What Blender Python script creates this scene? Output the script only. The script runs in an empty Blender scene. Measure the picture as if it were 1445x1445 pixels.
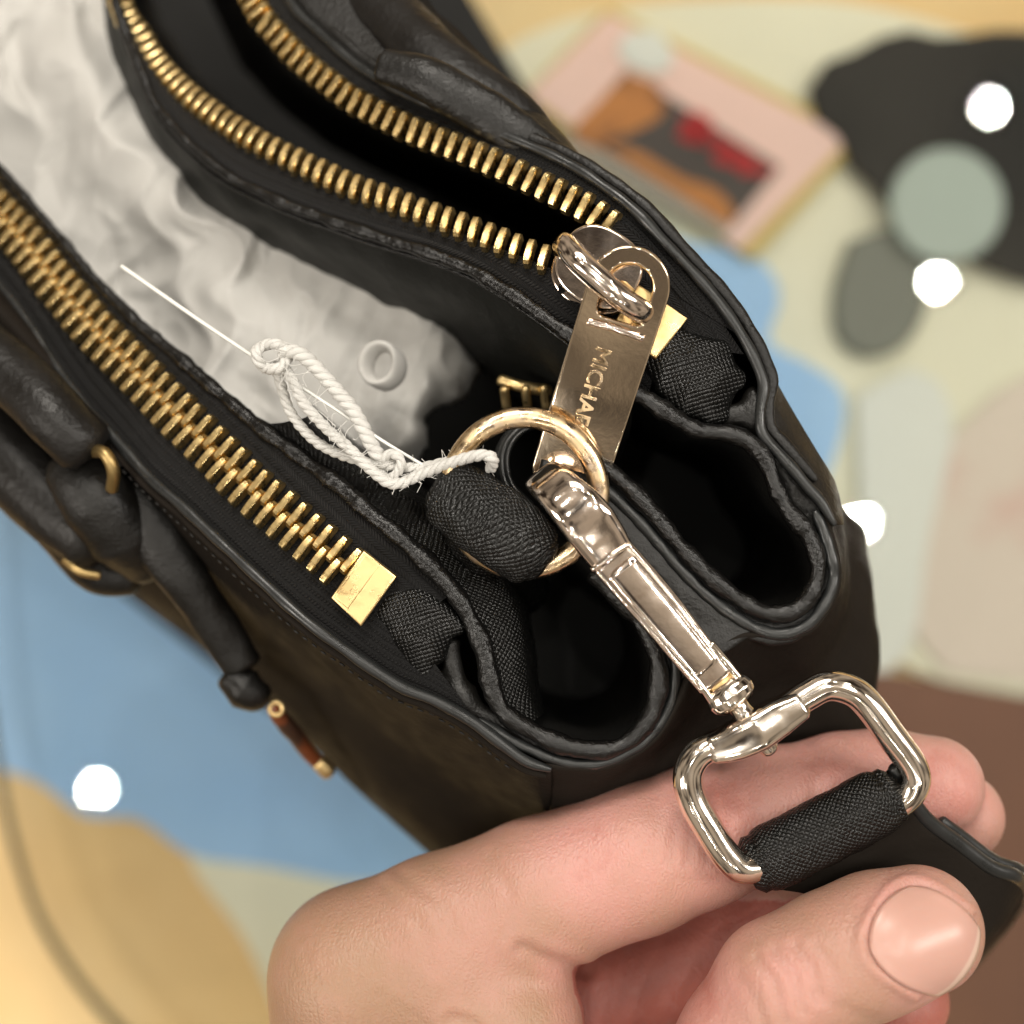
import bpy, bmesh, math, random
import numpy as np
from mathutils import Vector, Matrix, noise
from mathutils.bvhtree import BVHTree

# units: 1 u = 0.1 mm.  The camera looks straight down from 20 cm above the bag's rim.
K = 1e-4
D = 2000.0
CX = CY = 722.5
random.seed(7)
rng = np.random.default_rng(5)
scene = bpy.context.scene
COL = scene.collection

# ------------------------------------------------------------------ camera, world, lamps, exposure
cd = bpy.data.cameras.new('camera'); cam = bpy.data.objects.new('camera', cd); COL.objects.link(cam)
cam.location = (0, 0, D*K)
cd.sensor_width = 36; cd.lens = 36*D/1445
cd.clip_start = 0.005; cd.clip_end = 20
cd.dof.use_dof = True; cd.dof.focus_distance = (D-15)*K; cd.dof.aperture_fstop = 8.8
scene.camera = cam

w = bpy.data.worlds.new('World'); scene.world = w; w.use_nodes = True
wn = w.node_tree.nodes; wl = w.node_tree.links
bg = wn['Background']; bg.inputs[0].default_value = (1.0, .86, .72, 1); bg.inputs[1].default_value = 0.50
# unseen surroundings made up as brown and cream noise for the metals to reflect
wt = wn.new('ShaderNodeTexCoord'); wz = wn.new('ShaderNodeTexNoise'); wz.inputs['Scale'].default_value = 2.6; wz.inputs['Detail'].default_value = 3
wr_ = wn.new('ShaderNodeValToRGB'); wr_.color_ramp.elements[0].position = .38; wr_.color_ramp.elements[1].position = .58
wr_.color_ramp.elements[0].color = (.05, .035, .025, 1); wr_.color_ramp.elements[1].color = (.80, .66, .50, 1)
wl.new(wt.outputs['Generated'], wz.inputs['Vector']); wl.new(wz.outputs['Fac'], wr_.inputs[0]); wl.new(wr_.outputs[0], bg.inputs[0])

def lamp(name, loc, power, size, color=(1, .93, .82), shape='DISK', sy=None, aim=(0, 0, 0)):
    ld = bpy.data.lights.new(name, 'AREA'); ld.shape = shape; ld.size = size
    if sy: ld.size_y = sy
    ld.energy = power; ld.color = color
    o = bpy.data.objects.new(name, ld); COL.objects.link(o); o.location = loc
    d = Vector(aim)-Vector(loc); o.rotation_euler = d.to_track_quat('-Z', 'Y').to_euler()
    return o
ZG = -2850.0                     # upper face of the glass table top
HL = 19000.0                     # the shop's ceiling spots
for (px, py, pw) in ((1397, 153, 1.5), (1323, 397, 1.5), (1216, 736, 1.5), (135, 1115, 1.1),
                     (520, 620, 1.4), (760, 330, 1.3), (960, 640, 1.2), (640, 1320, .9), (300, 200, 1.2)):
    k = (D-2*ZG+HL)/D
    lamp('ceiling_spot', ((px-CX)*k*K, (CY-py)*k*K, HL*K), pw*1.7, .026, (1, .95, .86))
lamp('fill_panel', (-.25, 1.75, 1.6), 34, 1.0, (1, .94, .85), 'RECTANGLE', .5)  # three unseen soft panels, added to soften and fill the light
lamp('fill_panel', (1.7, .25, 1.5), 20, .4, (1, .95, .88), 'RECTANGLE', 1.0)
lamp('fill_panel', (-1.7, -.5, 1.6), 20, .4, (1, .93, .84), 'RECTANGLE', .9)
for i in range(5):
    lamp('ceiling_spot', (-1.0+.5*i, -1.35, 1.9), 1.2, .03, (1, .95, .86))
    lamp('ceiling_spot', (-1.1+.55*i, 1.25, 1.9), 1.2, .03, (1, .95, .86))
vs = scene.view_settings
vs.view_transform = 'Standard'; vs.look = 'None'; vs.gamma = 1; vs.exposure = 0.06

# ------------------------------------------------------------------ materials
def srgb(r, g, b):
    f = lambda c: (c/255/12.92) if c/255 <= .04045 else ((c/255+.055)/1.055)**2.4
    return (f(r), f(g), f(b), 1)

def mat(name, col, rough=.5, metal=0, spec=.5, bump=(), weave=None, var=None, rvar=None, coat=0, sheen=0, sss=None):
    """bump: list of (scale per metre, distance m, detail); weave: (kind, period u, distance m)"""
    m = bpy.data.materials.new(name); m.use_nodes = True
    nt = m.node_tree; N = nt.nodes; L = nt.links
    b = N['Principled BSDF']
    b.inputs['Base Color'].default_value = col
    b.inputs['Roughness'].default_value = rough; b.inputs['Metallic'].default_value = metal
    b.inputs['Specular IOR Level'].default_value = spec
    b.inputs['Coat Weight'].default_value = coat; b.inputs['Coat Roughness'].default_value = .15
    b.inputs['Sheen Weight'].default_value = sheen
    if sss:
        b.inputs['Subsurface Weight'].default_value = sss[0]
        b.inputs['Subsurface Radius'].default_value = sss[1]; b.inputs['Subsurface Scale'].default_value = sss[2]
    tc = N.new('ShaderNodeTexCoord')
    last = None
    def math_(op, a, b_=None, v=None):
        n = N.new('ShaderNodeMath'); n.operation = op
        for i, x in enumerate((a, b_)):
            if x is None: continue
            if isinstance(x, (int, float)): n.inputs[i].default_value = x
            else: L.new(x, n.inputs[i])
        return n.outputs[0]
    def bumpnode(h, dist, last):
        n = N.new('ShaderNodeBump'); n.inputs['Strength'].default_value = 1; n.inputs['Distance'].default_value = dist
        L.new(h, n.inputs['Height'])
        if last: L.new(last, n.inputs['Normal'])
        return n.outputs[0]
    for (sc, dist, det) in bump:
        n = N.new('ShaderNodeTexNoise'); n.inputs['Scale'].default_value = sc; n.inputs['Detail'].default_value = det
        L.new(tc.outputs['Object'], n.inputs['Vector'])
        last = bumpnode(n.outputs['Fac'], dist, last)
    if weave:
        kind, per, dist = weave
        nz = N.new('ShaderNodeTexNoise'); nz.inputs['Scale'].default_value = 900; nz.inputs['Detail'].default_value = 2
        L.new(tc.outputs['Object'], nz.inputs['Vector'])
        sp = N.new('ShaderNodeSeparateXYZ')
        if kind.endswith('_o'):
            mp = N.new('ShaderNodeMapping'); mp.inputs['Scale'].default_value = (1/K,)*3; mp.inputs['Rotation'].default_value = (0, 0, .5)
            L.new(tc.outputs['Object'], mp.inputs['Vector']); L.new(mp.outputs[0], sp.inputs[0])
        else:
            L.new(tc.outputs['UV'], sp.inputs[0])
        u, v = sp.outputs[0], sp.outputs[1]
        wob = math_('MULTIPLY', math_('SUBTRACT', nz.outputs['Fac'], .5), 1.5)
        if kind.startswith('saffiano'):
            a = math_('ADD', math_('MULTIPLY', math_('ADD', u, v), math.pi/per*.7), wob)
            c = math_('ADD', math_('MULTIPLY', math_('SUBTRACT', u, v), math.pi/per*.7), wob)
            h = math_('MULTIPLY', math_('POWER', math_('ABSOLUTE', math_('SINE', a)), .6), math_('POWER', math_('ABSOLUTE', math_('SINE', c)), .6))
        elif kind == 'tape':
            a = math_('ADD', math_('MULTIPLY', u, math.pi/per), wob)
            # herringbone: ribs run along the tape, the threads slant one way then the other
            rib = math_('ABSOLUTE', math_('SINE', math_('MULTIPLY', v, math.pi/(per*1.7))))
            zig = math_('PINGPONG', v, per*1.7)
            thr = math_('ABSOLUTE', math_('SINE', math_('ADD', math_('MULTIPLY', math_('ADD', u, zig), math.pi/per), wob)))
            h = math_('MULTIPLY', math_('POWER', rib, .5), thr)
        elif kind == 'cord':
            h = math_('ABSOLUTE', math_('SINE', math_('ADD', math_('MULTIPLY', math_('ADD', u, math_('MULTIPLY', v, 1.2)), math.pi/per), wob)))
        last = bumpnode(h, dist, last)
    if last: L.new(last, b.inputs['Normal'])
    if var:       # (second colour, scale, low, high)
        n = N.new('ShaderNodeTexNoise'); n.inputs['Scale'].default_value = var[1]; n.inputs['Detail'].default_value = 6
        L.new(tc.outputs['Object'], n.inputs['Vector'])
        r = N.new('ShaderNodeValToRGB'); r.color_ramp.elements[0].position = var[2]; r.color_ramp.elements[1].position = var[3]
        r.color_ramp.elements[0].color = col; r.color_ramp.elements[1].color = var[0]
        L.new(n.outputs['Fac'], r.inputs[0]); L.new(r.outputs[0], b.inputs['Base Color'])
    if rvar:      # (scale, rough low, rough high)
        n = N.new('ShaderNodeTexNoise'); n.inputs['Scale'].default_value = rvar[0]; n.inputs['Detail'].default_value = 5
        L.new(tc.outputs['Object'], n.inputs['Vector'])
        r = N.new('ShaderNodeMapRange'); r.inputs[1].default_value = .35; r.inputs[2].default_value = .65
        r.inputs[3].default_value = rvar[1]; r.inputs[4].default_value = rvar[2]
        L.new(n.outputs['Fac'], r.inputs[0]); L.new(r.outputs[0], b.inputs['Roughness'])
    return m

M = {}
M['brass'] = mat('brass', (.95, .72, .34, 1), .32, 1, bump=[(1800, 4e-5, 3)], var=((.74, .50, .22, 1), 500, .5, .75), rvar=(700, .2, .42))
M['brass_dull'] = mat('aged_brass', (.42, .30, .13, 1), .42, 1, bump=[(500, 5e-5, 3)])
M['brass_flat'] = mat('brass_flat', (.80, .60, .29, 1), .38, 1, bump=[(900, 2.5e-5, 4)], var=((.5, .33, .14, 1), 260, .5, .8), rvar=(400, .25, .5))
M['rose'] = mat('pale_gold_plating', (.86, .75, .66, 1), .11, 1, bump=[(600, 2e-5, 3), (45, 5e-5, 1)], var=((.66, .54, .45, 1), 160, .56, .72), rvar=(200, .08, .15))
M['rose_smooth'] = mat('polished_pale_gold', (.88, .80, .71, 1), .08, 1, bump=[(160, 4e-5, 2)], rvar=(300, .06, .16))
M['ring'] = mat('worn_gold_ring', (.80, .60, .36, 1), .22, 1, bump=[(900, 3e-5, 4)], var=((.50, .40, .33, 1), 300, .48, .68), rvar=(500, .14, .42))
M['pull'] = mat('scratched_gold_plate', (.88, .73, .55, 1), .1, 1, bump=[(52, 1.3e-3, 0), (900, 1e-5, 3)])
M['leather'] = mat('black_grained_leather', (.0055, .0050, .0043, 1), .34, 0, .40, bump=[(1500, 1.5e-4, 5), (200, 1.2e-4, 3)], rvar=(250, .34, .52))
M['leather_brown'] = mat('dark_brown_leather', (.0175, .0145, .0120, 1), .5, 0, .012, bump=[(1300, 1.0e-4, 5)], rvar=(200, .32, .5))
M['saffiano'] = mat('black_saffiano_leather', (.0045, .0045, .0042, 1), .36, 0, .36, bump=[(200, 4e-4, 3)], weave=('saffiano', 5.8, 1.6e-4), rvar=(300, .22, .32))
M['saffiano_o'] = mat('black_crosshatch_leather', (.0045, .0045, .0042, 1), .36, 0, .36, bump=[(240, 4e-4, 3)], weave=('saffiano_o', 5.8, 1.5e-4), rvar=(300, .22, .32))
M['edge'] = mat('edge_paint', (.016, .017, .017, 1), .30, 0, .5, bump=[(260, 1.5e-4, 3)], rvar=(300, .24, .42))
M['piping'] = mat('rolled_leather_piping', (.004, .0038, .0036, 1), .27, 0, .45, bump=[(1700, 2.0e-4, 4), (420, 3e-4, 3)])
M['lining'] = mat('black_lining', (.006, .0058, .005, 1), .65, 0, .25, bump=[(1500, 1e-4, 3), (90, 6e-4, 2)])
M['lining_wall'] = mat('dark_lining_cloth', (.008, .0083, .007, 1), .55, 0, .28, bump=[(1200, 1e-4, 3), (110, 8e-4, 2)])
M['tape'] = mat('black_zip_tape', (.0038, .0036, .0038, 1), .6, 0, .22, weave=('tape', 5.6, 3.2e-4), sheen=.05)
M['thread'] = mat('black_thread', (.008, .007, .006, 1), .6, 0, .3)
M['paper'] = mat('tissue_paper', (.50, .49, .465, 1), .65, 0, .3, bump=[(45, 6e-4, 2)], sss=(.0, (1, .9, .8), .001))
M['cord'] = mat('white_cotton_cord', (.68, .67, .64, 1), .8, 0, .2, bump=[(2500, 1e-4, 3)], weave=('cord', 3.2, 6e-5))
M['filament'] = mat('clear_filament', (.78, .78, .74, 1), .25, 0, .6)

# ------------------------------------------------------------------ mesh helpers
def P(px, py, z=0.0):
    s = (D-z)/D
    return Vector(((px-CX)*s, (CY-py)*s, z))

def zrim(px, py):
    s = (800-px)*.6+(600-py)*.5
    return -350*(max(0.0, s-60)/570)**1.25

def link(name, me, m, parent=None, smooth=True):
    o = bpy.data.objects.new(name, me); COL.objects.link(o)
    if m is not None and not me.materials: me.materials.append(m)
    if smooth:
        me.polygons.foreach_set('use_smooth', [True]*len(me.polygons))
    if parent: 
        o.parent = parent
        q = parent; off = Vector((0, 0, 0))
        while q: off += q.location; q = q.parent
        o.location = -off
    return o

def obj(name, V, F, m, parent=None, uv=None, smooth=True):
    me = bpy.data.meshes.new(name)
    me.from_pydata([tuple(Vector(v)*K) for v in V], [], F)
    if uv is not None:
        l = me.uv_layers.new(name='UVMap'); arr = []
        for p in me.polygons:
            for vi in p.vertices: arr += [uv[vi][0], uv[vi][1]]
        l.data.foreach_set('uv', arr)
    me.update()
    return link(name, me, m, parent, smooth)

def thing(name, label, cat, base, group=None):
    o = bpy.data.objects.new(name, None); COL.objects.link(o); o.empty_display_size = .01
    o.location = Vector(base)*K; o['label'] = label; o['category'] = cat
    if group: o['group'] = group
    return o
def tag(o, label, cat, group=None):
    o['label'] = label; o['category'] = cat
    if group: o['group'] = group
    return o

def cr(pts, n):
    """Catmull-Rom through points of any dimension, resampled evenly."""
    p = np.array(pts, float)
    q = np.vstack([2*p[0]-p[1], p, 2*p[-1]-p[-2]])
    out = []
    for i in range(len(p)-1):
        a, b, c, d = q[i:i+4]
        for t in np.linspace(0, 1, 24, endpoint=False):
            out.append(.5*((2*b)+(-a+c)*t+(2*a-5*b+4*c-d)*t*t+(-a+3*b-3*c+d)*t**3))
    out.append(p[-1]); out = np.array(out)
    s = np.r_[0, np.cumsum(np.linalg.norm(np.diff(out[:, :3], axis=0), axis=1))]
    t = np.linspace(0, s[-1], n)
    return np.stack([np.interp(t, s, out[:, k]) for k in range(out.shape[1])], 1)

def curve(pts, n, dz=0.0, z=None, wob=0.0, seed=0):
    """pixel polyline (px,py[,dz]) on the rim -> n world points"""
    Q = []
    for p in pts:
        zz = (zrim(p[0], p[1]) if z is None else z)+dz+(p[2] if len(p) > 2 else 0)
        Q.append(tuple(P(p[0], p[1], zz)))
    C = cr(Q, n)
    if wob:
        for i in range(n):
            v = noise.noise_vector(Vector((i*.13*max(1, 60/n)+seed*7.1, seed*3.3, .5)))
            C[i] += np.array(v)*wob
    return C

def frames(C, up=None):
    n = len(C); T = np.gradient(C, axis=0); T /= np.linalg.norm(T, axis=1)[:, None]+1e-12
    if up is not None:
        U = np.tile(np.array(up, float), (n, 1)) if np.ndim(up) == 1 else np.array(up, float)
        S = np.cross(T, U); S /= np.linalg.norm(S, axis=1)[:, None]+1e-12
        return T, S, np.cross(S, T)
    S = np.zeros((n, 3)); a = np.array([0, 0, 1.0]) if abs(T[0][2]) < .9 else np.array([1.0, 0, 0])
    s = np.cross(T[0], a); s /= np.linalg.norm(s); S[0] = s
    for i in range(1, n):
        s = S[i-1]-T[i]*np.dot(S[i-1], T[i]); S[i] = s/np.linalg.norm(s)
    return T, S, np.cross(S, T)

def sweep_data(C, rw, rh=None, k=12, up=None, side=None, ex=2.0, closed=False, cap=True, twist=None):
    n = len(C); rw = np.broadcast_to(np.array(rw, float), (n,)) if np.ndim(rw) else np.full(n, float(rw))
    rh = rw if rh is None else (np.array(rh, float) if np.ndim(rh) else np.full(n, float(rh)))
    if closed:
        C2 = np.vstack([C[-3:], C, C[:3]]); T, S, U = [a[3:-3] for a in frames(C2, up)]
    elif side is not None:
        T = np.gradient(C, axis=0); T /= np.linalg.norm(T, axis=1)[:, None]
        S = np.array(side, float)-T*(T@np.array(side, float))[:, None]; S /= np.linalg.norm(S, axis=1)[:, None]; U = np.cross(S, T)
    else: T, S, U = frames(C, up)
    s = np.r_[0, np.cumsum(np.linalg.norm(np.diff(C, axis=0), axis=1))]
    V = []; uv = []
    for i in range(n):
        per = math.pi*(rw[i]+rh[i])
        for j in range(k+(0 if closed else 1)*0):
            a = 2*math.pi*j/k+(twist[i] if twist is not None else 0)
            c_, s_ = math.cos(a), math.sin(a)
            x = math.copysign(abs(c_)**(2/ex), c_)*rw[i]; y = math.copysign(abs(s_)**(2/ex), s_)*rh[i]
            V.append(C[i]+S[i]*x+U[i]*y); uv.append((s[i], per*(j if j <= k/2 else k-j)/k*1.0))
    F = []
    for i in range(n if closed else n-1):
        for j in range(k):
            a = i*k+j; b = i*k+(j+1) % k; i2 = (i+1) % n
            F.append((a, b, i2*k+(j+1) % k, i2*k+j))
    if cap and not closed:
        for e, i in ((-1, 0), (1, n-1)):
            r = min(rw[i], rh[i])*.35
            c0 = len(V); base = i*k; prev = base
            # one rounded step then a fan
            for j in range(k):
                V.append(C[i]+(np.array(V[base+j])-C[i])*.72+T[i]*e*r); uv.append(uv[base+j])
            for j in range(k):
                a, b = base+j, base+(j+1) % k; c, d = c0+(j+1) % k, c0+j
                F.append((a, b, c, d) if e > 0 else (b, a, d, c))
            V.append(C[i]+T[i]*e*r*1.25); uv.append(uv[base]); t = len(V)-1
            for j in range(k):
                a, b = c0+j, c0+(j+1) % k
                F.append((a, b, t) if e > 0 else (b, a, t))
    F = [f[::-1] for f in F]
    return V, F, uv
def sweep(name, C, rw, rh=None, m=None, parent=None, **kw):
    V, F, uv = sweep_data(C, rw, rh, **kw)
    return obj(name, V, F, m, parent, uv)

def loft(name, curves, nv, m, parent=None, bulge=0.0, ruf=0.0, rs=.02, seed=0, thick=0, fn=None):
    """surface through a list of equally long curves; bulge lifts between rows"""
    A = np.stack(curves)                       # rows, n, 3
    rows = A.shape[0]; n = A.shape[1]
    if rows == 2: t = np.linspace(0, 1, nv)[:, None, None]; G = A[0]*(1-t)+A[1]*t
    else:
        q = np.vstack([[2*A[0]-A[1]], A, [2*A[-1]-A[-2]]]); G = []
        for tt in np.linspace(0, rows-1, nv):
            i = min(int(tt), rows-2); t = tt-i; a, b, c, d = q[i:i+4]
            G.append(.5*((2*b)+(-a+c)*t+(2*a-5*b+4*c-d)*t*t+(-a+3*b-3*c+d)*t**3))
        G = np.array(G)
    du = np.linalg.norm(np.diff(G, axis=1), axis=2); du = np.concatenate([np.zeros((nv, 1)), np.cumsum(du, 1)], 1)
    dv = np.linalg.norm(np.diff(G, axis=0), axis=2); dv = np.concatenate([np.zeros((1, n)), np.cumsum(dv, 0)], 0)
    um = du.mean(0); V = []; uv = []
    for j in range(nv):
        for i in range(n):
            v = Vector(G[j, i]); t = j/(nv-1)
            if bulge: v.z += bulge*math.sin(math.pi*t)
            if ruf:
                e = math.sin(math.pi*t)
                v += Vector(noise.noise_vector(v*rs+Vector((seed*5.7, 0, 0))))*ruf*e+Vector(noise.noise_vector(v*rs*3))*ruf*.35*e
            if fn: v = fn(v, i/(n-1), t)
            V.append(v); uv.append((um[i], dv[j, i]))
    F = [(j*n+i, j*n+i+1, (j+1)*n+i+1, (j+1)*n+i) for j in range(nv-1) for i in range(n-1)]
    o = obj(name, V, F, m, parent, uv)
    if thick:
        s = o.modifiers.new('thickness', 'SOLIDIFY'); s.thickness = thick*K; s.offset = 0
    return o

def plate2d(splines, extrude, bevel, M4=None, res=3):
    """flat plate from closed 2D outlines (first outer, then holes) -> mesh in u"""
    c = bpy.data.curves.new('outline', 'CURVE'); c.dimensions = '2D'; c.fill_mode = 'BOTH'
    c.extrude = extrude; c.bevel_depth = bevel; c.bevel_resolution = res
    for s in splines:
        sp = c.splines.new('POLY'); sp.points.add(len(s)-1); sp.use_cyclic_u = True
        for i, p in enumerate(s): sp.points[i].co = (p[0], p[1], 0, 1)
    return curve_to_mesh(c, M4)
def curve_to_mesh(c, M4):
    o = bpy.data.objects.new('tmp', c); COL.objects.link(o)
    bpy.context.view_layer.update()
    me = bpy.data.meshes.new_from_object(o.evaluated_get(bpy.context.evaluated_depsgraph_get()))
    bpy.data.objects.remove(o); bpy.data.curves.remove(c)
    me.materials.clear()
    if M4 is not None: me.transform(M4)
    me.transform(Matrix.Scale(K, 4)); me.update()
    return me
def poly_link(name, me, m, parent=None):
    o = link(name, me, m, parent, smooth=False); return o

def surface_nets(F, x, y, z):
    S = F < 0; nx, ny, nz = F.shape
    cx, cy, cz = nx-1, ny-1, nz-1
    cnt = np.zeros((cx, cy, cz)); acc = np.zeros((cx, cy, cz, 3))
    off = [(0, 0, 0), (1, 0, 0), (0, 1, 0), (1, 1, 0), (0, 0, 1), (1, 0, 1), (0, 1, 1), (1, 1, 1)]
    g = lambda A, o: A[o[0]:o[0]+cx, o[1]:o[1]+cy, o[2]:o[2]+cz]
    for a in range(8):
        for b in range(a+1, 8):
            oa, ob = off[a], off[b]
            if sum(abs(p-q) for p, q in zip(oa, ob)) != 1: continue
            ch = g(S, oa) != g(S, ob)
            fa, fb = g(F, oa)[ch], g(F, ob)[ch]; t = fa/(fa-fb)
            cnt[ch] += 1
            for k in range(3):
                acc[..., k][ch] += oa[k]+(ob[k]-oa[k])*t
    act = cnt > 0; idx = -np.ones((cx, cy, cz), int); idx[act] = np.arange(act.sum())
    ii = np.argwhere(act); loc = acc[act]/cnt[act][:, None]
    V = np.stack([x[0]+(ii[:, 0]+loc[:, 0])*(x[1]-x[0]), y[0]+(ii[:, 1]+loc[:, 1])*(y[1]-y[0]), z[0]+(ii[:, 2]+loc[:, 2])*(z[1]-z[0])], 1)
    faces = []
    for ax in range(3):
        sl0 = [slice(None)]*3; sl1 = [slice(None)]*3; sl0[ax] = slice(0, -1); sl1[ax] = slice(1, None)
        ch = S[tuple(sl0)] != S[tuple(sl1)]; e = np.argwhere(ch)
        o1, o2 = [k for k in range(3) if k != ax]
        e = e[(e[:, o1] > 0) & (e[:, o2] > 0) & (e[:, o1] < F.shape[o1]-1) & (e[:, o2] < F.shape[o2]-1)]
        q = []
        for d1, d2 in ((0, 0), (1, 0), (1, 1), (0, 1)):
            c = e.copy(); c[:, o1] -= d1; c[:, o2] -= d2; q.append(idx[c[:, 0], c[:, 1], c[:, 2]])
        q = np.stack(q, 1); ins = S[e[:, 0], e[:, 1], e[:, 2]]
        if ax == 1: ins = ~ins
        q[~ins] = q[~ins][:, ::-1]; faces.append(q)
    return V, np.vstack(faces)

def smin(a, b, k):
    h = np.clip(.5+.5*(b-a)/k, 0, 1); return b*(1-h)+a*h-k*h*(1-h)
def cone(X, a, b, ra, rb, sq=None):
    a = np.array(a); b = np.array(b); d = b-a
    t = np.clip(((X-a)@d)/(d@d), 0, 1)
    v = X-a-t[..., None]*d
    if sq is not None: v = v/np.array(sq)
    return np.linalg.norm(v, axis=-1)-(ra+(rb-ra)*t)
def grid_for(lo, hi, h):
    ax = [np.arange(lo[k], hi[k]+h, h) for k in range(3)]
    return ax, np.stack(np.meshgrid(*ax, indexing='ij'), -1)

def mesh_np(name, V, F, m, parent=None):
    me = bpy.data.meshes.new(name); V = np.asarray(V)*K
    me.vertices.add(len(V)); me.vertices.foreach_set('co', V.astype(np.float32).ravel())
    me.loops.add(F.size); me.loops.foreach_set('vertex_index', F.astype(np.int32).ravel())
    me.polygons.add(len(F)); me.polygons.foreach_set('loop_start', np.arange(0, F.size, 4, dtype=np.int32))
    me.update(calc_edges=True); me.validate()
    return link(name, me, m, parent)

# ================================================================== SETTING: floor, table, things on it
def world_plane(px0, py0, px1, py1, z):
    return [P(px0, py0, z), P(px1, py0, z), P(px1, py1, z), P(px0, py1, z)]
M['floor'] = mat('warm_wood_floor', (.50, .29, .10, 1), .45, 0, .4, var=((.62, .40, .17, 1), 3.0, .35, .7))
fl = obj('floor', world_plane(-2500, -2500, 4000, 4000, -7500), [(0, 3, 2, 1)], M['floor'], smooth=False); fl['kind'] = 'structure'

def slab(name, pts, z, th, m, parent=None, bev=6, sm=24):
    """closed outline in pixels at height z (top face), th thick"""
    Q = [P(p[0], p[1], z) for p in pts]
    loop = np.array([tuple(q) for q in Q]+[tuple(Q[0]), tuple(Q[1])])
    if sm:
        C = cr(loop, sm*len(pts))
        # keep one full turn
        i0 = int(len(C)*0.5/(len(pts)+1)); C = C[:]
        ang = [tuple(c[:2]) for c in cr(np.array([tuple(q) for q in Q]+[tuple(Q[0])]), sm*len(pts))[:-1]]
    else: ang = [tuple(q)[:2] for q in Q]
    me = plate2d([ang], th/2, min(bev, th*.3), Matrix.Translation((0, 0, z-th/2)))
    return poly_link(name, me, m, parent)

ZT = -3000.0
M['tabletop'] = mat('tan_table_top', srgb(230, 196, 138), .5, 0, .4, bump=[(20, 3e-4, 3)], var=(srgb(236, 210, 158), 9, .4, .65))
M['cream'] = mat('cream_cloth', srgb(240, 238, 216), .8, 0, .2, bump=[(25, 2e-3, 3)], var=(srgb(230, 230, 210), 7, .45, .7))
M['blue'] = mat('pale_blue_cloth', srgb(166, 208, 252), .85, 0, .2, bump=[(22, 3e-3, 4)], var=(srgb(178, 216, 254), 9, .4, .65))
M['pink'] = mat('pink_card', srgb(242, 208, 198), .6)
M['goldcard'] = mat('gold_card', srgb(206, 178, 84), .5)
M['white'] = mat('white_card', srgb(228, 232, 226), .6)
M['charcoal'] = mat('charcoal_print', srgb(70, 62, 58), .6)
M['orange'] = mat('orange_print', srgb(196, 128, 62), .6, var=(srgb(120, 70, 34), 60, .45, .6))
M['red'] = mat('red_print', srgb(190, 36, 40), .6)
M['greyprint'] = mat('grey_print', srgb(168, 160, 148), .6)
M['blackfelt'] = mat('black_felt', srgb(50, 50, 48), .85, 0, .2, bump=[(60, 2e-3, 4)])
M['brown'] = mat('brown_wood', srgb(128, 84, 60), .5, 0, .4, var=(srgb(108, 68, 50), 8, .4, .65))
M['frost'] = mat('frosted_green_glass', srgb(158, 172, 162), .35)
M['dishshadow'] = mat('dish_shadow', srgb(112, 116, 106), .5)
M['pinkpaper'] = mat('pink_white_paper', srgb(224, 212, 200), .7, var=(srgb(216, 170, 160), 22, .5, .66))

tb = thing('display_table', 'large display table with clear glass top, all the wares lying under the glass', 'table', P(722, 722, ZT-900))
cen = (1150, 560)
def disc_px(c, r, n=72, sx=1): return [(c[0]+r*math.cos(2*math.pi*i/n)*sx, c[1]+r*math.sin(2*math.pi*i/n)) for i in range(n)]
slab('shelf', disc_px((1080, 640), 1900), ZT-60, 60, M['tabletop'], tb, sm=0)
# clear glass top; its rim shows bottom left
gm = bpy.data.materials.new('clear_glass'); gm.use_nodes = True
nt = gm.node_tree; N = nt.nodes; L = nt.links; N.remove(N['Principled BSDF'])
tr = N.new('ShaderNodeBsdfTransparent'); tr.inputs[0].default_value = (.98, .985, .975, 1)
gl = N.new('ShaderNodeBsdfGlossy'); gl.inputs['Roughness'].default_value = 0.0
fr = N.new('ShaderNodeFresnel'); fr.inputs[0].default_value = 1.5
mx = N.new('ShaderNodeMixShader'); L.new(fr.outputs[0], mx.inputs[0]); L.new(tr.outputs[0], mx.inputs[1]); L.new(gl.outputs[0], mx.inputs[2])
L.new(mx.outputs[0], N['Material Output'].inputs[0])
M['glass'] = gm
gl_px = [(-30, 850), (-18, 980), (4, 1118), (26, 1208), (55, 1293), (102, 1372), (160, 1442), (230, 1510), (360, 1620), (800, 1850), (1500, 1900), (2400, 1400), (2500, 500), (2100, -400), (1200, -800), (400, -500), (50, 200), (-30, 600)]
glass_loop = cr([tuple(P(p[0], p[1], ZG-33)) for p in gl_px+gl_px[:1]], 241)[:-1]
gtop = poly_link('glass_top', plate2d([[tuple(p[:2]) for p in glass_loop]], 25, 8, Matrix.Translation((0, 0, ZG-33))), M['glass'], tb)
M['rim'] = mat('glass_rim', srgb(96, 96, 74), .15, 0, .8)
rc = glass_loop
sweep('glass_rim', rc, 12, 20, M['rim'], tb, k=8, up=(0, 0, 1), closed=True)
for (x, y) in ((300, -200), (2000, -200), (2000, 1500), (200, 1600)):
    q = P(x, y, ZT-100); C = np.array([(q.x*.8, q.y*.8, -7480), (q.x*.8, q.y*.8, -5000), (q.x*.8, q.y*.8, ZT-130)])
    sweep('leg', C, 160, 160, M['tabletop'], tb, k=16, ex=6)

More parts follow.
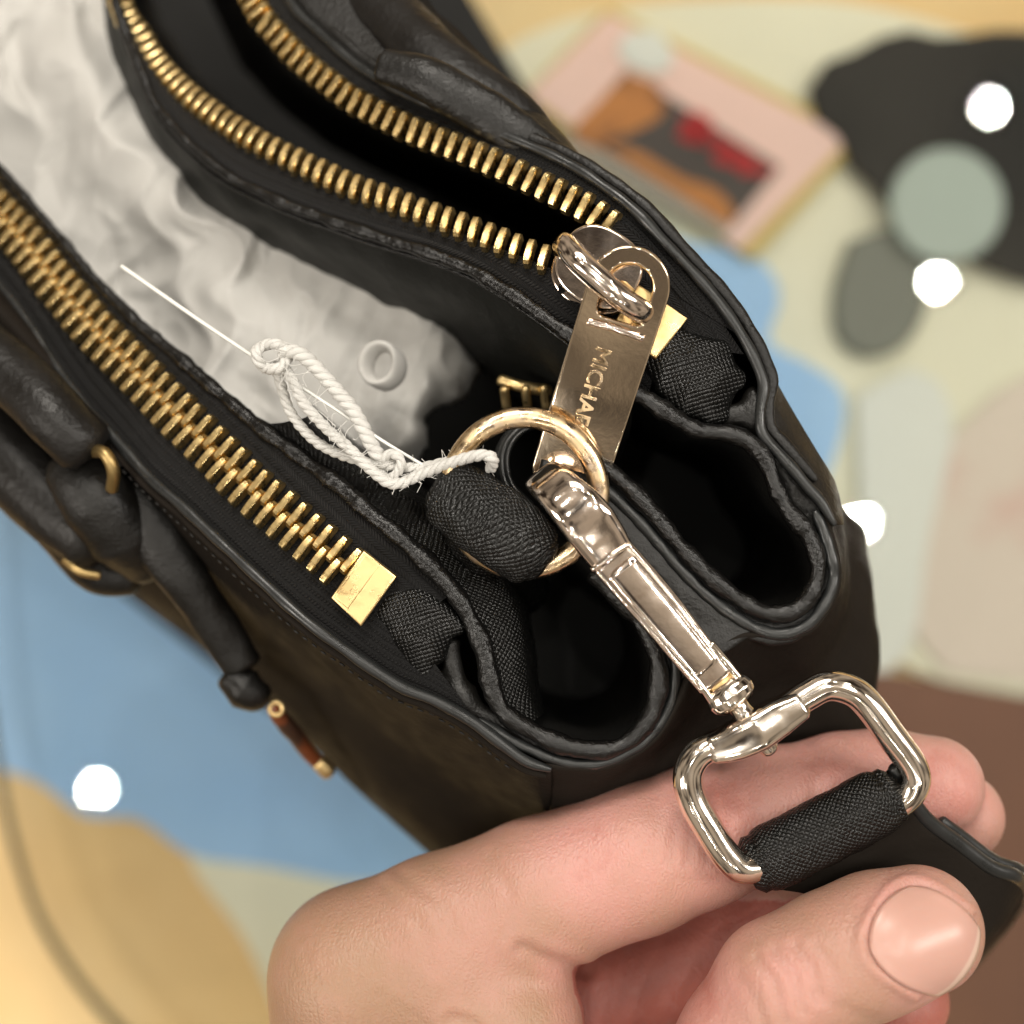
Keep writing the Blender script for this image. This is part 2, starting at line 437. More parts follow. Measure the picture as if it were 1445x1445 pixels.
cr_cloth = slab('cream_cloth', [(640, 120), (760, 45), (900, 10), (1080, 0), (1230, 12), (1400, 60), (1600, 130), (1700, 500), (1650, 800), (1520, 1000), (1440, 985), (1330, 960), (1180, 925), (1080, 1150), (1080, 1400), (1150, 1650), (560, 1700), (430, 1500), (350, 1330), (262, 1185), (350, 1050), (450, 850), (500, 500)], ZT-22, 18, M['cream'], sm=6)
tag(cr_cloth, 'large cream cloth lying under the glass beneath the blue cloth and the boxed picture', 'cloth')
bl = slab('blue_cloth', [(-260, 760), (-80, 700), (60, 700), (300, 640), (600, 420), (850, 285), (950, 338), (1060, 362), (1100, 415), (1083, 482), (1140, 515), (1190, 560), (1172, 655), (1110, 760), (980, 900), (800, 1060), (640, 1205), (520, 1243), (380, 1222), (270, 1205), (196, 1155), (118, 1150), (60, 1106), (-20, 1082), (-250, 1060)], ZT+0, 14, M['blue'], sm=6)
tag(bl, 'pale blue cloth with a wavy edge spread out under the handbag', 'cloth')
bw = slab('brown_board', [(1170, 952), (1250, 950), (1445, 985), (2200, 1040), (2200, 2200), (1100, 2200), (1080, 1300)], ZT+16, 14, M['brown'], sm=0)
tag(bw, 'brown wooden board on the table behind the fingertips, bottom right', 'board')
# boxed picture with pink mount
pb = thing('boxed_picture', 'boxed picture in a pink mount with gold rim and red scribble, beside the handbag', 'picture', P(970, 190, ZT))
def quad(name, pts, z, th, m): return slab(name, pts, z, th, m, pb, sm=0, bev=3)
quad('box_rim', [(858, 12), (1216, 192), (1060, 366), (736, 138)], ZT+40, 60, M['goldcard'])
quad('mount', [(858, 20), (1196, 196), (1044, 352), (746, 132)], ZT+50, 12, M['pink'])
quad('print', [(884, 100), (1100, 236), (1030, 322), (806, 186)], ZT+54, 5, M['charcoal'])
slab('print_figure', [(884, 104), (928, 120), (938, 158), (900, 182), (864, 196), (838, 208), (806, 188), (838, 150)], ZT+57, 3, M['orange'], pb, sm=3, bev=1)
slab('print_foreground', [(850, 205), (900, 214), (960, 250), (1010, 268), (1036, 300), (1024, 318), (940, 262)], ZT+58, 3, M['orange'], pb, sm=3, bev=1)
quad('print_border', [(806, 190), (1030, 320), (1018, 334), (790, 204)], ZT+56, 4, M['greyprint'])
for pts in ([(962, 170), (985, 180), (960, 190), (1000, 200), (975, 180)], [(985, 190), (1030, 205), (1010, 222), (1050, 232)], [(1020, 205), (1060, 226), (1045, 240), (1088, 240)], [(975, 160), (1000, 175), (985, 200)]):
    C = np.array([tuple(P(p[0], p[1], ZT+60)) for p in pts]); sweep('red_stroke', cr(C, 30), 15, 2, M['red'], pb, k=6, up=(0, 0, 1))
tag(slab('white_label', [(886, 46), (925, 44), (950, 76), (934, 102), (896, 96), (872, 72)], ZT+66, 10, M['white'], sm=3), 'small white rounded label lying on the corner of the pink mount', 'label')
# black cap etc.
bc = thing('black_cap', 'round black cap with a scalloped brim in the upper right corner of the table', 'cap', P(1400, 200, ZT))
br = []
for i in range(60):
    a = 2*math.pi*i/60; r = 255+4*math.sin(a*11)+6*math.sin(a*3+1); br.append((1392+r*math.cos(a), 255+r*.82*math.sin(a)))
br = [(1145, 125), (1165, 92), (1215, 74), (1252, 52), (1290, 47), (1340, 58), (1400, 46), (1500, 60), (1650, 150), (1650, 400), (1500, 402), (1420, 385), (1350, 352), (1290, 322), (1236, 262), (1200, 226), (1185, 190), (1150, 160)]
slab('brim', br, ZT+60, 30, M['blackfelt'], bc, sm=2, bev=8)
V = []; F = []
for j in range(12):
    ph = j/11*math.pi/2
    for i in range(40):
        a = 2*math.pi*i/40; q = P(1470+150*math.cos(ph)*math.cos(a), 190+120*math.cos(ph)*math.sin(a), ZT+60); V.append((q.x, q.y, ZT+60+50*math.sin(ph)))
for j in range(11):
    for i in range(40): F.append((j*40+i, j*40+(i+1) % 40, (j+1)*40+(i+1) % 40, (j+1)*40+i))
for v in V: pass
obj('crown', V, F, M['blackfelt'], bc)
fd = slab('frosted_dish', disc_px((1336, 290), 76, 48), ZT+110, 40, M['frost'], sm=0, bev=14)
tag(fd, 'round pale green frosted dish lying on the edge of the black cap', 'dish')
gc = slab('dish_shadow', [(1206, 345), (1262, 330), (1300, 360), (1300, 430), (1270, 482), (1226, 496), (1190, 470), (1186, 410)], ZT+40, 60, M['dishshadow'], sm=4, bev=18)  # shadow by the dish, built as a dark grey slab
tag(gc, 'rounded grey slab standing in for the shadow next to the green dish and below the black cap', 'shadow')
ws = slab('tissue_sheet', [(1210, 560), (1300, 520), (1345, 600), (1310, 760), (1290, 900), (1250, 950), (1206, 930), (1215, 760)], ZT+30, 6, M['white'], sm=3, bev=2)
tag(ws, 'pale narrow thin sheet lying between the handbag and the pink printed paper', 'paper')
pp = slab('pink_paper', [(1340, 620), (1400, 560), (1500, 540), (1500, 950), (1400, 948), (1290, 925), (1310, 760)], ZT+8, 8, M['pinkpaper'], sm=2, bev=2)
tag(pp, 'pink and white printed paper at the right edge of the table', 'paper')

# ================================================================== HANDBAG
bag = thing('handbag', 'open black leather handbag with two long brass zips and a metal ring', 'handbag', P(700, 700, -2200))

# ---- traced rim lines (pixels)
A_ = [(-420, 20, -60), (-260, 160, -30), (-120, 290), (-50, 350), (0, 405), (35, 450), (69, 502), (114, 564), (166, 623), (208, 671), (256, 713), (311, 765), (374, 824), (436, 879), (498, 924), (535, 950), (569, 971), (614, 989), (663, 1016), (708, 1050), (742, 1074), (776, 1086)]
C_ = [(-360, -130, -60), (-230, 10, -30), (-110, 130), (-50, 190), (0, 239), (35, 277), (86, 339), (138, 398), (194, 455), (242, 495), (311, 556), (363, 600), (438, 656), (494, 698), (542, 739), (594, 785), (639, 834), (665, 877), (683, 920), (693, 965), (706, 997), (735, 1022), (787, 1048), (829, 1058), (867, 1055), (901, 1034), (922, 999), (930, 958), (925, 920), (905, 880), (875, 845), (840, 810)]
T1 = [(-330, -10, -40), (-200, 110, -20), (-100, 212), (-40, 265), (0, 304), (41, 349), (69, 387), (100, 425), (135, 467), (170, 502), (242, 577), (304, 639), (346, 682), (384, 715), (450, 771), (491, 806)]
Dd = [(676, 1016), (715, 1041), (756, 1061), (804, 1077), (846, 1077), (888, 1061), (922, 1034), (946, 992), (953, 944), (944, 905), (920, 868), (885, 835), (845, 800)]
E_ = [(60, -420, -150), (110, -220, -80), (145, -90, -40), (163, 0), (180, 52), (201, 104), (225, 156), (277, 212), (329, 252), (415, 292), (502, 324), (554, 341), (606, 357), (675, 386), (744, 430), (804, 473), (850, 510), (894, 551), (915, 564), (942, 584), (984, 606), (1029, 612), (1058, 624), (1079, 648), (1094, 687), (1113, 721), (1141, 756), (1155, 794), (1151, 825), (1134, 853), (1106, 866), (1075, 863), (1034, 839), (992, 804), (944, 752), (899, 700), (864, 669), (840, 650)]
U2 = [(840, 676), (857, 693), (895, 728), (937, 776), (985, 828), (1027, 863), (1068, 887), (1103, 894), (1138, 884), (1162, 856), (1176, 821), (1174, 787), (1162, 749), (1150, 722)]
Ft = [(90, -300, -190), (140, -120, -100), (173, 10, -70), (194, 45, -60), (221, 87, -50), (263, 131, -30), (311, 168, -15), (363, 200), (415, 226), (457, 246), (502, 266), (547, 281), (588, 297), (630, 312), (675, 329), (723, 348), (768, 366)]
Gt = [(230, -330, -60), (300, -130, -30), (363, 10), (384, 38), (408, 66), (436, 93), (464, 114), (495, 138), (533, 158), (568, 176), (606, 192), (651, 209), (696, 228), (737, 247), (775, 265), (806, 280), (838, 298), (862, 316)]
H_ = [(270, -330, -60), (345, -130, -30), (408, 0), (450, 45), (502, 90), (554, 124), (606, 148), (660, 170), (727, 198), (796, 228), (848, 260), (900, 300), (948, 352), (994, 402), (1025, 440), (1050, 478), (1067, 513), (1077, 544), (1073, 579), (1075, 610), (1094, 634), (1115, 658), (1139, 686), (1158, 706), (1178, 740)]

NA = 110
cA = curve(A_, NA); cC = curve(C_[:19], NA, dz=4)

# outer leather walls
fb = [(-900, 0), (-500, 260), (-200, 480), (60, 700), (180, 800), (335, 912), (464, 1030), (541, 1107), (629, 1185), (720, 1270), (800, 1340)]
fm = [(-600, -20), (-330, 190), (-120, 350), (60, 540), (180, 680), (330, 840), (430, 925), (520, 1000), (600, 1060), (690, 1120), (780, 1180)]
cFm = curve(fm, NA, z=-260); cFb = curve(fb, NA, z=-820)
cA2 = curve([(p[0]+2, p[1]-2)+tuple(p[2:]) for p in A_], NA, dz=-7)
cBot = cFb.copy(); cBot[:, 2] = -2500; cBot[:, 0] += 260; cBot[:, 1] += 300
loft('front_panel', [cA2, cFm, cFb, cBot], 30, M['leather_brown'], bag, ruf=5, rs=.006, thick=8)

sp_top = [(770, 1078), (804, 1080), (846, 1081), (890, 1065), (926, 1037), (955, 990), (985, 930), (1030, 900), (1068, 893), (1103, 899), (1142, 888), (1168, 858), (1182, 822), (1180, 786), (1170, 750), (1162, 716)]
sp_mid = [(776, 1130), (810, 1140), (860, 1130), (910, 1110), (950, 1080), (985, 1040), (1020, 1000), (1060, 975), (1095, 965), (1130, 955), (1160, 930), (1182, 890), (1192, 850), (1192, 800), (1188, 755), (1180, 712)]
sp_bot = [(790, 1300), (830, 1310), (880, 1310), (930, 1300), (980, 1290), (1030, 1270), (1080, 1240), (1120, 1200), (1150, 1150), (1180, 1090), (1200, 1030), (1206, 960), (1205, 900), (1200, 850), (1194, 790), (1187, 740)]
NS = 70
c1 = curve(sp_top, NS, dz=-4); c2 = curve(sp_mid, NS, z=-130); c3 = curve(sp_bot, NS, z=-560); c4 = c3.copy(); c4[:, 2] = -2500; c4[:, 0] -= 60; c4[:, 1] += 200
loft('side_panel', [c1, c2, c3, c4], 34, M['leather_brown'], bag, ruf=7, rs=.012, thick=8)

hb = [(420, -500), (520, -150), (602, 0), (640, 38), (675, 76), (700, 98), (724, 121), (754, 152), (789, 187), (817, 221), (850, 262), (905, 302), (955, 350), (1000, 400), (1033, 440), (1060, 480), (1085, 525), (1110, 570), (1135, 612), (1158, 650), (1174, 676), (1182, 700), (1186, 720), (1188, 740)]
NB = 90
cH = curve(H_, NB, dz=-3); cHb = curve(hb, NB, dz=-60); cHc = cHb.copy(); cHc[:, 2] -= 500; cHc[:, 0] -= 40; cHd = cHc.copy(); cHd[:, 2] = -2500
loft('back_panel', [cH, cHb], 10, M['leather'], bag, bulge=8, ruf=5, rs=.012, thick=6)
loft('back_wall', [cHb, cHc, cHd], 16, M['leather'], bag, thick=6)
# bottom and black interior
ob_ = [P(x, y, -2480) for x, y in ((-900, 0), (100, 780), (720, 1270), (1000, 1150), (1150, 850), (1120, 620), (820, 250), (420, -400))]
obj('bottom_panel', ob_, [tuple(range(8))], M['lining'], bag, smooth=False)

# painted edges
def ribbon(name, pts, n, rw, rh, m, dz=0, wob=1.2, seed=0, parent=bag, taper=True):
    C = curve(pts, n, dz=dz, wob=wob, seed=seed)
    r = np.ones(n)
    if taper: r[:4] = [.5, .7, .85, .95]; r[-4:] = [.95, .85, .7, .5]
    r = r*(1+.06*np.sin(np.arange(n)*.9+seed)+.05*np.sin(np.arange(n)*.37))
    return sweep(name, C, rw*r, rh*r, m, parent, k=12, up=(0, 0, 1))
ribbon('front_edge', A_, 220, 8.5, 7, M['edge'], dz=2, seed=1)
ribbon('gusset_edge', Dd, 110, 7.5, 7, M['edge'], dz=-6, seed=2)
ribbon('rear_gusset_edge', U2, 120, 8.5, 6, M['edge'], dz=-4, seed=3)
ribbon('back_edge', H_, 220, 8, 7, M['edge'], dz=2, seed=4)
# second, thinner lines beside the painted edges (the folded leather under them)
ribbon('front_edge_fold', [(p[0]-6, p[1]+9)+tuple(p[2:]) for p in A_[2:]], 180, 7, 6, M['leather_brown'], dz=-12, seed=5)
ribbon('rear_gusset_fold', [(p[0]-8, p[1]+10) for p in U2[1:-3]], 100, 7, 5, M['leather'], dz=-12, seed=6)
ribbon('back_edge_fold', [(p[0]+12, p[1]-8)+tuple(p[2:]) for p in H_[3:-2]], 150, 9, 6, M['leather'], dz=-6, seed=7)

# ---- rolled piping: front compartment + lower gusset, middle zip + upper gusset
def piping(name, pts, n, r0, r1, seed):
    C = curve(pts, n, wob=2.2, seed=seed)
    s = np.linspace(0, 1, n)
    r = r0+(r1-r0)*np.clip((s-.45)/.3, 0, 1)
    r = r*(1+.09*np.sin(s*n*.8+seed)+.08*np.sin(s*n*.31+1)+.05*rng.standard_normal(n))
    return sweep(name, C, r, r*.9, M['piping'], bag, k=14, up=(0, 0, 1))
pc = piping('front_piping', C_, 330, 8, 14, 1)
pe = piping('rear_piping', E_, 420, 7, 13, 2)
# the groove between piping and painted edge in both gussets
def band(name, pa, pb_, n, m, dza, dzb, nv=8, **kw): return loft(name, [curve(pa, n, dz=dza), curve(pb_, n, dz=dzb)], nv, m, bag, **kw)
band('gusset_band', C_[21:], [(700, 1030), (756, 1061), (804, 1079), (846, 1079), (888, 1063), (922, 1036), (948, 992), (955, 944), (948, 905), (920, 868), (885, 835), (845, 800)], 70, M['leather'], -8, -10, bulge=-8, ruf=3, thick=4)
band('rear_gusset_band', E_[25:], [(1155, 722), (1162, 749), (1174, 787), (1178, 821), (1164, 858), (1138, 886), (1103, 896), (1068, 889), (1027, 865), (985, 830), (937, 778), (895, 730), (845, 688)], 70, M['leather'], -8, -10, bulge=-8, ruf=3, thick=4)
# ---- front compartment: tape, teeth
tape1 = loft('front_zip_tape', [curve([(p[0]+4, p[1]-4)+tuple(p[2:]) for p in A_[:19]], 160, dz=-6), curve(T1+[(530, 838), (590, 890)], 160, dz=-6), curve([(p[0]-5, p[1]+5)+tuple(p[2:]) for p in C_[:17]], 160, dz=-4)], 20, M['tape'], bag)

def tooth_mesh(name, L=19, W=4.6, H=11):
    prof = [(-L, -7), (-L, H*.45), (-L*.86, H*.86), (-L*.5, H), (L*.4, H), (L*.8, H*.84), (L, H*.3), (L, -7)]
    cx = 0; cz = 1
    V = []; k = len(prof)
    for y, s in ((-W, .86), (-W*.72, 1), (W*.72, 1), (W, .86)):
        for (x, z) in prof: V.append((x*s*K, y*K, (cz+(z-cz)*s)*K))
    F = []
    for r in range(3):
        for i in range(k):
            a = r*k+i; b = r*k+(i+1) % k; F.append((a, b, b+k, a+k))
    F.append(tuple(range(k))[::-1]); F.append(tuple(range(3*k, 4*k)))
    F = [f[::-1] for f in F]
    me = bpy.data.meshes.new(name); me.from_pydata(V, [], F); me.materials.append(M['brass'])
    me.polygons.foreach_set('use_smooth', [i < 3*k for i in range(len(F))])
    me.set_sharp_from_angle(angle=math.radians(28)) if hasattr(me, 'set_sharp_from_angle') else None
    me.update(); return me
tm = tooth_mesh('tooth', 23, 5.6, 13); tm_head = tooth_mesh('open_tooth', 22, 5.6, 14)
# little hook-shaped head for the open rows
def place_teeth(line, pitch, side, offset, parent, me, ztilt=0.0, rot=0.0, phase=0.0, dz=0.0, scale=1.0, skip_end=0):
    C = curve(line, 800, dz=dz); s = np.r_[0, np.cumsum(np.linalg.norm(np.diff(C, axis=0), axis=1))]
    pos = np.arange(s[-1]-skip_end-phase*pitch, 30, -pitch)
    base = parent.location+parent.parent.location
    for k, q in enumerate(pos):
        c = Vector([np.interp(q, s, C[:, j]) for j in range(3)])
        t = Vector([np.interp(min(q+8, s[-1]), s, C[:, j])-np.interp(q-8, s, C[:, j]) for j in range(3)]).normalized()
        up = Vector((0, 0, 1)); x = up.cross(t).normalized()*side; z = t.cross(x).normalized()
        if z.z < 0: z = -z
        R = Matrix.Rotation(ztilt, 3, t)
        x = R@x; z = R@z
        R2 = Matrix.Rotation(rot+random.uniform(-.05, .05), 3, z); x = R2@x; y = z.cross(x)
        sc = scale*random.uniform(.97, 1.03)
        mt = Matrix(((x.x, y.x, z.x, 0), (x.y, y.y, z.y, 0), (x.z, y.z, z.z, 0), (0, 0, 0, 1)))@Matrix.Scale(sc, 4)
        o = bpy.data.objects.new('tooth', me); COL.objects.link(o); o.parent = parent
        mt.translation = (c+x*offset)*K-Vector(base); o.matrix_basis = mt
# side=+1: the row on the upper right of the front zip
place_teeth(T1, 27.2, 1, -14, tape1, tm, phase=.50, dz=6, skip_end=4)
place_teeth(T1, 27.2, -1, -15, tape1, tm, phase=.0, dz=6, skip_end=4)
# brass end stop
def box_px(name, c4, ztop, th, m, parent, bev=3):
    me = plate2d([[tuple(P(p[0], p[1], ztop))[:2] for p in c4]], th/2, bev, Matrix.Translation((0, 0, ztop-th/2)))
    return poly_link(name, me, m, parent)
es = box_px('end_stop', [(514, 781), (556, 814), (509, 879), (471, 843)], 14, 14, M['brass_flat'], tape1)


box_px('end_stop_lip', [(516, 784), (534, 797), (491, 857), (474, 842)], 16.5, 4, M['brass_flat'], tape1, 1.6)
# ---- leather puffs at the zip ends (implicit surfaces)
def blob(name, prims, lo, hi, h, m, parent, k=22, dis=None):
    ax, X = grid_for(lo, hi, h); f = None
    for a, b, ra, rb, sq in prims:
        d = cone(X, a, b, ra, rb, sq); f = d if f is None else smin(f, d, k)
    if dis: f = f+dis(X)
    V, F = surface_nets(f, *ax)
    return mesh_np(name, V, F, m, parent)
def fold_dis(ang, freq, amp, ph=0):
    c, s = math.cos(ang), math.sin(ang)
    def g(X):
        u = X[..., 0]*c+X[..., 1]*s; v = -X[..., 0]*s+X[..., 1]*c
        return amp*np.abs(np.sin(u*freq+ph+.5*np.sin(v*.045)+.4*np.sin(v*.11)))
    return g
p_ = lambda x, y, z: tuple(P(x, y, z))
blob('front_zip_end', [(p_(562, 858, -22), p_(600, 900, -20), 40, 42, (1, 1, .62)), (p_(600, 850, -16), p_(645, 886, -10), 26, 14, (1, 1, .8)), (p_(590, 910, -16), p_(602, 955, -12), 30, 12, (1, 1, .8))],
     (-240, -290, -60), (-20, -60, 60), 4, M['saffiano_o'], bag, dis=fold_dis(.9, .055, 5))
blob('rear_zip_end', [(p_(940, 498, -22), p_(990, 545, -20), 48, 54, (1, 1, .6)), (p_(950, 480, -10), p_(1020, 500, -14), 22, 20, (1, 1, .8)), (p_(1000, 520, -16), p_(1045, 540, -10), 36, 14, (1, 1, .75)), (p_(960, 560, -20), p_(1010, 590, -24), 26, 18, (1, 1, .7))],
     (150, 80, -70), (360, 290, 60), 4, M['saffiano_o'], bag, dis=fold_dis(-.9, .06, 7, 1))
blob('rear_corner_fold', [(p_(1000, 590, -30), p_(1060, 585, -26), 18, 22, (1, 1, .8)), (p_(1060, 560, -28), p_(1085, 640, -24), 16, 16, (1, 1, .8)), (p_(1085, 640, -24), p_(1150, 720, -26), 18, 20, (1, 1, .8)), (p_(1110, 690, -30), p_(1162, 790, -30), 14, 14, (1, 1, .8))],
     (230, -100, -70), (470, 200, 30), 4, M['leather'], bag, dis=fold_dis(-.4, .06, 5))
blob('front_corner_fold', [(p_(636, 910, -30), p_(650, 985, -26), 16, 18, (1, 1, .8)), (p_(650, 985, -26), p_(740, 1050, -26), 18, 16, (1, 1, .8)), (p_(606, 960, -34), p_(660, 990, -30), 16, 14, (1, 1, .8))],
     (-120, -370, -70), (60, -150, 30), 4, M['leather'], bag, dis=fold_dis(-.4, .06, 5))

# ---- gusset leather between front compartment and ring (cross-hatched), walls going down
g0 = curve(C_[11:22], 80, dz=-6)
g1 = curve([(430, 590), (500, 650), (560, 690), (615, 725), (660, 765), (700, 805), (732, 850), (745, 900), (750, 950), (756, 985), (765, 1010)], 80, z=-60)
g2 = curve([(440, 570), (510, 630), (570, 670), (625, 705), (670, 750), (712, 790), (742, 840), (752, 895), (757, 945), (764, 980), (772, 1004)], 80, z=-230)
loft('gusset_leather', [g0, g1, g2], 26, M['saffiano'], bag, ruf=5, rs=.016)
def well(name, pts, depth, shrink=.9, n=90, m=M['lining'], dz=-8):
    c = curve(pts, n, dz=dz); cc = c.mean(0)
    d = c.copy(); d[:, :2] = cc[:2]+(c[:, :2]-cc[:2])*shrink; d[:, 2] -= depth
    obj(name+'_floor', [tuple(v) for v in d], [tuple(range(n))], m, bag, smooth=False)
    return loft(name, [c, d], 14, m, bag, ruf=6, rs=.01)
well('gusset_lining', C_[17:], 500)
well('rear_gusset_lining', E_[17:], 560)
# divider between the two gussets
loft('divider', [curve([(770, 630), (800, 655), (840, 680), (895, 730), (937, 778), (985, 830), (1027, 866), (1068, 890)], 60, dz=-8), curve([(755, 680), (780, 720), (830, 790), (885, 832), (922, 868), (948, 905), (957, 944), (962, 960)], 60, dz=-12)], 16, M['leather'], bag, bulge=6, ruf=4, thick=5)
loft('divider_wall', [curve([(700, 690), (740, 720), (780, 750), (830, 790), (885, 832), (922, 868), (948, 905)], 60, dz=-16), curve([(700, 720), (730, 750), (770, 780), (810, 830), (860, 870), (900, 900), (930, 930)], 60, dz=-600)], 10, M['lining'], bag)
# walls of the middle compartment
loft('middle_front_wall', [curve(C_[:17], 90, dz=-6), curve([(p[0]+10, p[1]+10)+tuple(p[2:]) for p in C_[:17]], 90, dz=-300), curve([(p[0]+60, p[1]-60)+tuple(p[2:]) for p in C_[:17]], 90, dz=-900)], 12, M['lining'], bag)
Ew = E_[:18]
loft('middle_back_wall', [curve(Ew, 110, dz=-6), curve([(p[0]-8, p[1]+42+max(0, (p[0]-300)*.06))+tuple(p[2:]) for p in Ew], 110, dz=-130), curve([(p[0]-26, p[1]+70+max(0, (p[0]-300)*.11))+tuple(p[2:]) for p in Ew], 110, dz=-420), curve([(p[0]-60, p[1]+60)+tuple(p[2:]) for p in Ew], 110, dz=-1200)], 26, M['lining_wall'], bag, ruf=10, rs=.008)
ribbon('lining_seam', [(p[0]-2, p[1]+12)+tuple(p[2:]) for p in Ew[3:]], 160, 3, 3, M['piping'], dz=-16, seed=9)

# ---- rear zip: lower tape with its row of teeth, pocket walls, upper tape with its row
tape2 = loft('rear_zip_tape', [curve(E_[:17], 130, dz=-4), curve([(p[0], p[1]+9)+tuple(p[2:]) for p in Ft]+[(805, 392), (850, 420)], 130, dz=-4)], 16, M['tape'], bag)
place_teeth(Ft, 23.6, 1, 0, tape2, tm_head, ztilt=-.30, rot=.26, dz=4, skip_end=0)
tape3 = loft('rear_zip_upper_tape', [curve([(p[0]+4, p[1]-8)+tuple(p[2:]) for p in Gt]+[(900, 350), (960, 420)], 130, dz=-4), curve(H_[:16], 130, dz=-4)], 14, M['tape'], bag)
place_teeth(Gt, 23.6, -1, 2, tape3, tm_head, ztilt=.25, rot=0.0, dz=4, skip_end=0)
loft('rear_zip_tape_end', [curve([(790, 395), (830, 420), (870, 450), (905, 480)], 24, z=-6), curve([(860, 300), (935, 360), (1000, 430), (1050, 500)], 24, z=-6)], 10, M['tape'], bag)
loft('zip_fabric_end', [curve([(780, 458), (830, 492), (880, 530), (915, 560)], 24, z=-24), curve([(790, 395), (840, 420), (890, 455), (930, 490)], 24, z=-10)], 10, M['tape'], bag)
loft('pocket_near_wall', [curve([(p[0]+6, p[1]-10)+tuple(p[2:]) for p in Ft]+[(820, 390)], 100, dz=-6), curve([(p[0]+50, p[1]+10)+tuple(p[2:]) for p in Ft]+[(860, 400)], 100, dz=-1000)], 10, M['lining'], bag)
loft('pocket_far_wall', [curve([(p[0], p[1])+tuple(p[2:]) for p in Gt]+[(890, 340)], 100, dz=-8), curve([(p[0]-8, p[1]+16)+tuple(p[2:]) for p in Gt]+[(890, 380)], 100, dz=-150), curve([(p[0]-30, p[1]+70)+tuple(p[2:]) for p in Gt]+[(880, 400)], 100, dz=-900)], 14, M['lining'], bag, ruf=10, rs=.006)

# ---- slider and pull of the rear zip
sl = thing('zip_slider', '', '', P(838, 380, 10)); del sl['label'], sl['category']
sl.parent = bag; sl.location = P(838, 380, 10)*K-bag.location
def to_px_frame(cx, cy, ang, z, tilt=(0, 0)):
    """local x right, local y up in picture rotated by ang; plate leaning by tilt"""
    q = P(cx, cy, z)
    return Matrix.Translation(q)@Matrix.Rotation(ang, 4, 'Z')@Matrix.Rotation(tilt[0], 4, 'X')@Matrix.Rotation(tilt[1], 4, 'Y')
def ell(rx, ry, n=48, cx=0, cy=0, ex=2): 
    out = []
    for i in range(n):
        a = 2*math.pi*i/n; c, s = math.cos(a), math.sin(a)
        out.append((cx+rx*math.copysign(abs(c)**(2/ex), c), cy+ry*math.copysign(abs(s)**(2/ex), s)))
    return out
link('slider_top_plate', plate2d([ell(57, 50, 60, ex=2.5)], 5, 4.5, to_px_frame(846, 378, -.55, 16, (.16, -.14)), 4), M['rose'], sl)
link('slider_lower_plate', plate2d([ell(60, 52, 60, ex=2.5)], 4, 4, to_px_frame(842, 386, -.55, -10, (.16, -.14)), 4), M['rose'], sl)
C = cr([p_(800, 352, 12), p_(800, 348, 34), p_(814, 366, 56), p_(842, 392, 62), p_(872, 418, 60), p_(896, 434, 46), p_(906, 440, 24), p_(906, 440, 14)], 60)
sweep('slider_bail', C, [19]*60, [17]*60, M['rose'], sl, k=20, ex=2.6, up=tuple(Vector((.62, .78, 0.0)).normalized()))
sweep('slider_post', cr([p_(868, 402, 16), p_(874, 408, 30), p_(884, 418, 40)], 12), 15, 9, M['brass_flat'], sl, k=14)
# pull: plate with a D-shaped eye and a stamped field
ang = math.radians(180-16.8+180)
R = 54
out = [(R*math.cos(a), R*math.sin(a)) for a in np.linspace(0, math.pi, 40)]
out += [(-R, -40), (-R*.98, -120), (-R*.97, -200), (-R*.96, -276), (-R*.86, -288), (R*.86, -288), (R*.96, -276), (R*.97, -200), (R*.98, -120), (R, -40)]
hole = [(36*math.cos(a), 2+34*math.sin(a)) for a in np.linspace(0, math.pi, 30)]+[(-37, -20), (-37, -38), (-32, -47), (-24, -50), (24, -50), (32, -47), (37, -38), (37, -20)]
MP = to_px_frame(887, 406, math.radians(-17.2), 40, (math.radians(11), math.radians(4)))
link('pull_tab', plate2d([out, hole], 3.0, 3.2, MP, 4), M['pull'], sl).data.set_sharp_from_angle(angle=math.radians(25))
# raised frame and lettering on the pull
tc_ = bpy.data.curves.new('txt', 'FONT'); tc_.body = 'MICHAEL'; tc_.size = 31; tc_.extrude = 3.0; tc_.bevel_depth = .5; tc_.space_character = 1.0
MT = MP@Matrix.Translation((-12, -88, 6.6))@Matrix.Rotation(math.radians(-90), 4, 'Z')
tme = curve_to_mesh(tc_, MT@Matrix.Translation((0, -6, 0)))
link('stamped_lettering', tme, M['ring'], sl, smooth=False)
sweep('pull_ridge', cr([tuple(MP@Vector(v)) for v in ((-40, -60, 5), (0, -58, 6), (40, -60, 5))], 16), 6, 4, M['rose'], sl, k=12, up=(0, 0, 1))
# brass end stop of the rear zip
box_px('rear_end_stop', [(900, 404), (966, 450), (925, 503), (868, 460)], 6, 14, M['brass_flat'], bag)

# ---- small brass slider deep in the middle compartment
isl = sweep('inner_zip_slider', cr([p_(706, 536, -150), p_(735, 545, -140), p_(775, 552, -150)], 20), 9, 8, M['brass_flat'], bag, k=10)
for x in (712, 742, 768): sweep('inner_zip_knob', cr([p_(x, 548-(x-712)*.05, -130), p_(x+1, 560, -140), p_(x+3, 575, -150)], 8), 7, 6, M['brass_flat'], isl, k=8)

